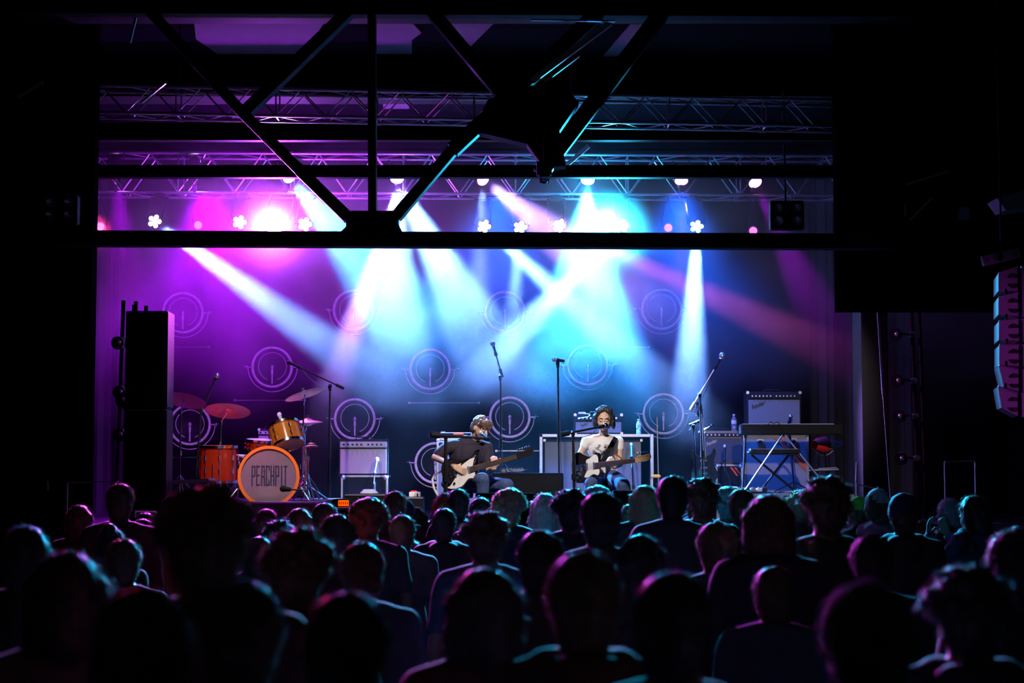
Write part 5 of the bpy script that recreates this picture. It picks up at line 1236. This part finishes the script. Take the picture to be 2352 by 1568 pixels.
HAIRC = {'black': (.022, .020, .022), 'brown': (.09, .05, .03), 'fair': (.42, .30, .18), 'red': (.30, .09, .04), 'grey': (.35, .34, .34), 'white': (.75, .75, .74), 'navy': (.02, .03, .12), 'green': (.25, .55, .05)}
MESHV = {}
def variant(me, key, m):
    k = (me.name, key)
    if k not in MESHV: c = me.copy(); c.materials.clear(); c.materials.append(m); MESHV[k] = c
    return MESHV[k]
CROWD = [
 # x of head centre, y of head top, head width in px, hair, colour, pose, top, turn, label
 (276, 1109, 62, 'short', 'brown', 'down', 't', 12, 'short-haired person nearest the straight stage-edge rail on the drummer side'),
 (183, 1158, 62, 'bob', 'brown', 'one', 't', -10, 'person with a bob outlined in pink and blue, farthest toward the dark side wall'),
 (334, 1176, 55, 'short', 'black', 'down', 't', 5, 'short-haired person under the barrier rail, lit magenta on top'),
 (328, 1190, 62, 'bob', 'black', 'folded', 'h', 8, 'bob-haired person directly behind the one under the barrier rail'),
 (285, 1236, 86, 'short', 'brown', 'down', 't', 14, 'short-haired person edged pink and bright blue, in front of the barrier rail person'),
 (256, 1200, 70, 'bun', 'black', 'down', 't', 0, 'person with a small top knot, faint magenta outline, left of the barrier rail'),
 (398, 1135, 58, 'cap', 'black', 'down', 't', -12, 'person in a cap with a red-lit brim under the white-topped table'),
 (475, 1106, 205, 'messy', 'brown', 'down', 'h', 8, 'tall person with big tousled hair close to the camera, hiding the drum platform'),
 (612, 1167, 52, 'short', 'brown', 'down', 't', 4, 'short-haired person just before the pale case with the poster'),
 (592, 1191, 44, 'short', 'black', 'folded', 't', 20, 'small head with a pink-blue outline beside the tall tousled person'),
 (688, 1166, 64, 'bob', 'brown', 'down', 't', -6, 'bob-haired person below the bass drum'),
 (746, 1153, 60, 'short', 'brown', 'down', 't', 8, 'short-haired person in front of the orange display unit'),
 (732, 1165, 52, 'bun', 'brown', 'down', 't', 0, 'person with a top knot behind the one before the orange display unit'),
 (775, 1179, 76, 'bob', 'brown', 'one', 't', 10, 'bob-haired person with a cyan edge right of the drum platform'),
 (643, 1191, 74, 'messy', 'black', 'down', 't', -5, 'messy-haired person two rows behind the pale case with the poster'),
 (720, 1187, 46, 'short', 'black', 'down', 't', 0, 'small dark head between the two bob-haired people below the bass drum'),
 (847, 1139, 92, 'curly', 'red', 'down', 't', 0, 'person with a wide curly mop glowing pink in front of the low black cases'),
 (907, 1126, 48, 'short', 'brown', 'down', 't', 10, 'short-haired person beside the pink curly mop, nearest the stage'),
 (928, 1143, 54, 'beanie', 'navy', 'down', 't', 0, 'person in a dark beanie outlined blue near the low cases'),
 (955, 1163, 50, 'bob', 'brown', 'down', 't', 12, 'small bob-haired person behind the dark beanie'),
 (1020, 1166, 60, 'short', 'black', 'folded', 'h', 0, 'dark round head just left of the dark beanie and the two glowing curls'),
 (924, 1181, 68, 'short', 'brown', 'down', 't', 6, 'short-haired person with a cyan-edged head right of the curly mop'),
 (594, 1230, 74, 'bob', 'black', 'down', 't', 14, 'bob-haired person with a faint blue edge, right behind the tall tousled person'),
 (690, 1207, 155, 'messy', 'brown', 'down', 'h', -8, 'large dark head with a violet outline, second nearest on the drummer side'),
 (832, 1243, 108, 'short', 'brown', 'folded', 't', 10, 'person whose hair is edged orange and teal below the pink curly mop'),
 (939, 1237, 64, 'bob', 'brown', 'one', 't', 18, 'bob-haired person with pink and blue outline below the cyan-edged head'),
 (950, 1279, 68, 'cap', 'white', 'down', 't', 10, 'person whose pale cap catches a pink-blue arc of light'),
 (1024, 1130, 44, 'long', 'red', 'down', 't', -15, 'person with long reddish hair half hidden before the seated man'),
 (1052, 1121, 52, 'short', 'black', 'down', 'h', 6, 'dark-haired person standing before the stool of the seated man'),
 (1104, 1141, 54, 'short', 'black', 'down', 't', 0, 'plain dark head beside the brightest fluffy curls'),
 (1169, 1118, 80, 'curly', 'fair', 'down', 't', 0, 'person with bright fluffy curls glowing pink and teal below the knees of the man'),
 (1170, 1163, 42, 'short', 'fair', 'down', 't', 0, 'small teal-lit head just under the bright fluffy curls'),
 (1115, 1170, 104, 'messy', 'brown', 'down', 't', 4, 'large tousled head with a mauve outline behind the bright fluffy curls'),
 (1253, 1131, 60, 'long', 'grey', 'down', 't', -10, 'person with long pale hair lit blue-white before the black subwoofer'),
 (1312, 1119, 80, 'messy', 'black', 'down', 't', 0, 'messy dark head partly covering the long pale hair'),
 (1370, 1112, 54, 'curly', 'grey', 'down', 't', 6, 'person with light curls lit cyan right under the singer'),
 (1379, 1127, 92, 'short', 'black', 'down', 't', 0, 'broad dark head directly below the singer in white'),
 (1481, 1113, 62, 'bob', 'fair', 'down', 't', -8, 'fair bob-haired person near the thin pole with the foam block'),
 (1448, 1157, 46, 'long', 'brown', 'one', 't', -20, 'person with long teal-edged hair under the fair bob'),
 (1493, 1164, 46, 'short', 'grey', 'down', 't', 0, 'small teal-lit head beside the long teal-edged hair'),
 (1543, 1091, 70, 'short', 'black', 'down', 't', 0, 'tall dark round head rising in front of the leaning guitar'),
 (1611, 1094, 76, 'messy', 'brown', 'down', 't', 8, 'person with frizzy teal-edged hair in front of the striped cases'),
 (1607, 1129, 56, 'cap', 'white', 'down', 't', -25, 'person in a pale cap turned sideways below the frizzy teal hair'),
 (1668, 1115, 46, 'curly', 'grey', 'down', 't', 0, 'small light-curled head under the white cable boxes'),
 (1703, 1121, 60, 'short', 'brown', 'down', 't', -8, 'short-haired person with a thin cyan edge below the X stand'),
 (1765, 1133, 104, 'bob', 'brown', 'down', 'h', 5, 'bob-haired person with a teal-blue edge below the striped flight case'),
 (1840, 1122, 46, 'messy', 'fair', 'down', 't', 0, 'small tousled light head between the striped case and the tallest dark head'),
 (1898, 1089, 110, 'messy', 'brown', 'down', 't', 4, 'tallest tousled dark head beyond the striped flight case'),
 (2018, 1118, 46, 'cap', 'white', 'down', 't', -60, 'person in a white cap facing the singer, on the keyboard side'),
 (1970, 1136, 48, 'cap', 'green', 'down', 't', 50, 'person in a lime green cap beside the tallest tousled head'),
 (2075, 1130, 70, 'beanie', 'navy', 'down', 'h', -10, 'person in a navy beanie and hooded top past the white cap'),
 (1996, 1158, 52, 'bob', 'fair', 'one', 't', -40, 'fair-haired person in profile below the white cap'),
 (2178, 1143, 52, 'short', 'grey', 'up', 't', 60, 'grey-haired person turned sideways near the far end of the crowd'),
 (2232, 1136, 62, 'long', 'black', 'up', 'h', 42, 'long-haired person at the far end whose sleeve catches cyan light'),
 (2122, 1192, 50, 'short', 'brown', 'down', 't', -30, 'short-haired person below the navy beanie'),
 (1644, 1196, 92, 'short', 'brown', 'one', 't', 0, 'person with a cyan crescent of light on short hair behind the pale sideways cap'),
 (1340, 1262, 172, 'short', 'brown', 'down', 'h', 0, 'large head with a broad blue arc of light near the camera, below the singer'),
 (1870, 1240, 92, 'bun', 'brown', 'one', 't', -14, 'person with a top knot lit blue below the tallest tousled head'),
 (1778, 1298, 108, 'short', 'brown', 'down', 't', -8, 'person with a blue and dark red edge near the bottom on the keyboard side'),
 (150, 1262, 190, 'bob', 'black', 'one', 't', 22, 'large nearby person at the far corner with a red-lit arm'),
 (330, 1345, 225, 'short', 'black', 'down', 'h', 6, 'very near dark figure in the bottom corner under the barrier rail'),
 (560, 1330, 190, 'short', 'black', 'folded', 't', 0, 'very near dark figure before the violet-outlined large head'),
 (800, 1355, 220, 'short', 'black', 'down', 'h', -8, 'very near dark figure at the bottom below the orange-edged hair'),
 (1110, 1300, 170, 'bob', 'black', 'one', 't', 20, 'near bob-haired figure with a magenta-lit shoulder at bottom centre'),
 (1545, 1308, 190, 'short', 'black', 'down', 't', -6, 'near dark figure to the right of the broad blue arc'),
 (1985, 1330, 210, 'short', 'black', 'folded', 't', 0, 'very near dark figure below the fair-haired profile'),
 (2225, 1290, 190, 'messy', 'black', 'down', 'h', -10, 'near tousled dark figure in the bottom corner on the keyboard side'),
 (2330, 1210, 130, 'short', 'black', 'down', 't', 0, 'dark figure at the very edge under the hanging loudspeakers'),
 (60, 1205, 110, 'short', 'black', 'down', 't', 0, 'dark figure at the very edge beside the dark side wall'),
 (440, 1225, 110, 'short', 'red', 'down', 't', -16, 'person with red-lit hair and shoulder behind the tall tousled person'),
 (1240, 1215, 110, 'short', 'black', 'down', 't', 0, 'dark head between the mauve-outlined and the blue-arced large heads'),
 (2000, 1225, 100, 'short', 'black', 'down', 't', 0, 'dark head under the fair-haired profile, no light on it'),
 (1470, 1225, 100, 'long', 'black', 'down', 't', 0, 'long-haired dark head between the blue arc and the cyan crescent'),
]
random.seed(21)
placed = []
for (x, y, w, hk, hcx, pose, top, turn, lb) in CROWD:
    hw = {'curly': .25, 'messy': .215, 'bob': .20, 'long': .20, 'cap': .195, 'beanie': .195}.get(hk, .185)
    d = F * hw / w; d = min(14.6, max(3.3, d))
    for _ in range(30):
        p = W(x, y, d); bad = False
        for (qx, qd) in placed:
            if abs(qx - p.x) < .50 and abs(qd - d) < .34: bad = True; nd = d + .12 * (1 if d >= qd else -1); break
        if not bad: break
        d = min(15.1, max(3.2, nd))
    p = W(x, y, d); placed.append((p.x, d))
    ht = {'curly': 1.765, 'messy': 1.75, 'bun': 1.765, 'cap': 1.762, 'beanie': 1.755}.get(hk, 1.738)
    sc_ = p.z / ht
    o = obj_of('person', BM[pose], None, (p.x, d, 0)); s_ = min(1.1, max(.9, sc_)) if sc_ > 0 else 1
    sxy = max(.92, min(1.06, sc_)); o.scale = (sxy, sxy, sc_)
    o.rotation_euler = (0, 0, R(turn)); tag(o, lb, 'person', 'standing crowd seen from behind')
    sl = 1.0 if (top == 'h' or random.random() < .35) else .6
    tm = top_mesh(pose, top == 'h', sl); ck = random.choice([('dark_shirt', (.03, .028, .03)), ('navy_shirt', (.02, .03, .06)), ('grey_shirt', (.09, .085, .09)), ('maroon_shirt', (.09, .02, .03)), ('denim_jacket', (.06, .09, .15))])
    obj_of('hooded_top' if top == 'h' else 'shirt', variant(tm, ck[0], tinted(0, ck[0], ck[1], .85)), o)
    obj_of('trousers', PM, o)
    headc = hcx if hcx not in ('navy', 'green', 'white') else 'brown'
    obj_of('hair', variant(hair_mesh(hk), headc, tinted(0, headc + '_hair_tint', [min(.8, q * 1.6) for q in HAIRC[headc]], .5)), o)
    if hk == 'cap': obj_of('cap', variant(CAPM, hcx, tinted(0, hcx + '_fabric', HAIRC.get(hcx, (.03, .03, .03)), .8)), o)
    if hk == 'beanie': obj_of('beanie', variant(beanie, hcx, tinted(0, hcx + '_fabric', HAIRC[hcx], .8)), o)

# ------------------------------------------------------------------ stage haze
hz = MB().box((0, 22.4, (1.36 + 6.40) / 2), (12.9, 5.6, 6.40 - 1.38)).build('haze', 'black', None)
hm = bpy.data.materials.new('stage_haze'); hm.use_nodes = True; nt = hm.node_tree; nt.nodes.clear()
out = nt.nodes.new('ShaderNodeOutputMaterial'); vs = nt.nodes.new('ShaderNodeVolumeScatter'); vs.inputs['Anisotropy'].default_value = 0.25
tc = nt.nodes.new('ShaderNodeTexCoord'); n = nt.nodes.new('ShaderNodeTexNoise'); n.inputs['Scale'].default_value = 0.9; n.inputs['Detail'].default_value = 3; n.inputs['Distortion'].default_value = 0.6
mr = nt.nodes.new('ShaderNodeMapRange'); mr.inputs[1].default_value = .36; mr.inputs[2].default_value = .66; mr.inputs[3].default_value = .02; mr.inputs[4].default_value = .17
sp = nt.nodes.new('ShaderNodeSeparateXYZ'); hr = nt.nodes.new('ShaderNodeMapRange')    # the haze thins toward the stage floor
hr.interpolation_type = 'SMOOTHSTEP'; hr.inputs[1].default_value = 2.45; hr.inputs[2].default_value = 4.45; hr.inputs[3].default_value = .012; hr.inputs[4].default_value = 1.0
hr2 = nt.nodes.new('ShaderNodeMapRange'); hr2.inputs[1].default_value = 5.2; hr2.inputs[2].default_value = 5.7; hr2.inputs[3].default_value = 1.0; hr2.inputs[4].default_value = .04
mu2 = nt.nodes.new('ShaderNodeMath'); mu2.operation = 'MULTIPLY'
mu = nt.nodes.new('ShaderNodeMath'); mu.operation = 'MULTIPLY'
L_ = nt.links.new
L_(tc.outputs['Object'], n.inputs['Vector']); L_(n.outputs[0], mr.inputs[0]); L_(tc.outputs['Object'], sp.inputs[0]); n2 = nt.nodes.new('ShaderNodeTexNoise'); n2.inputs['Scale'].default_value = .7; n2.inputs['Detail'].default_value = 1
ma = nt.nodes.new('ShaderNodeMath'); ma.operation = 'MULTIPLY_ADD'; ma.inputs[1].default_value = 2.0; mb_ = nt.nodes.new('ShaderNodeMath'); mb_.operation = 'SUBTRACT'; mb_.inputs[1].default_value = 1.0
L_(tc.outputs['Object'], n2.inputs['Vector']); L_(n2.outputs[0], ma.inputs[0]); L_(sp.outputs['Z'], ma.inputs[2]); L_(ma.outputs[0], mb_.inputs[0]); L_(mb_.outputs[0], hr.inputs[0])
L_(mr.outputs[0], mu.inputs[0]); L_(hr.outputs[0], mu.inputs[1]); L_(sp.outputs['Z'], hr2.inputs[0]); L_(mu.outputs[0], mu2.inputs[0]); L_(hr2.outputs[0], mu2.inputs[1]); L_(mu2.outputs[0], vs.inputs['Density']); L_(vs.outputs[0], out.inputs['Volume'])
hz.data.materials.clear(); hz.data.materials.append(hm); hz['kind'] = 'stuff'; hz['label'] = 'drifting stage haze filling the air above the stage'; hz['category'] = 'haze'
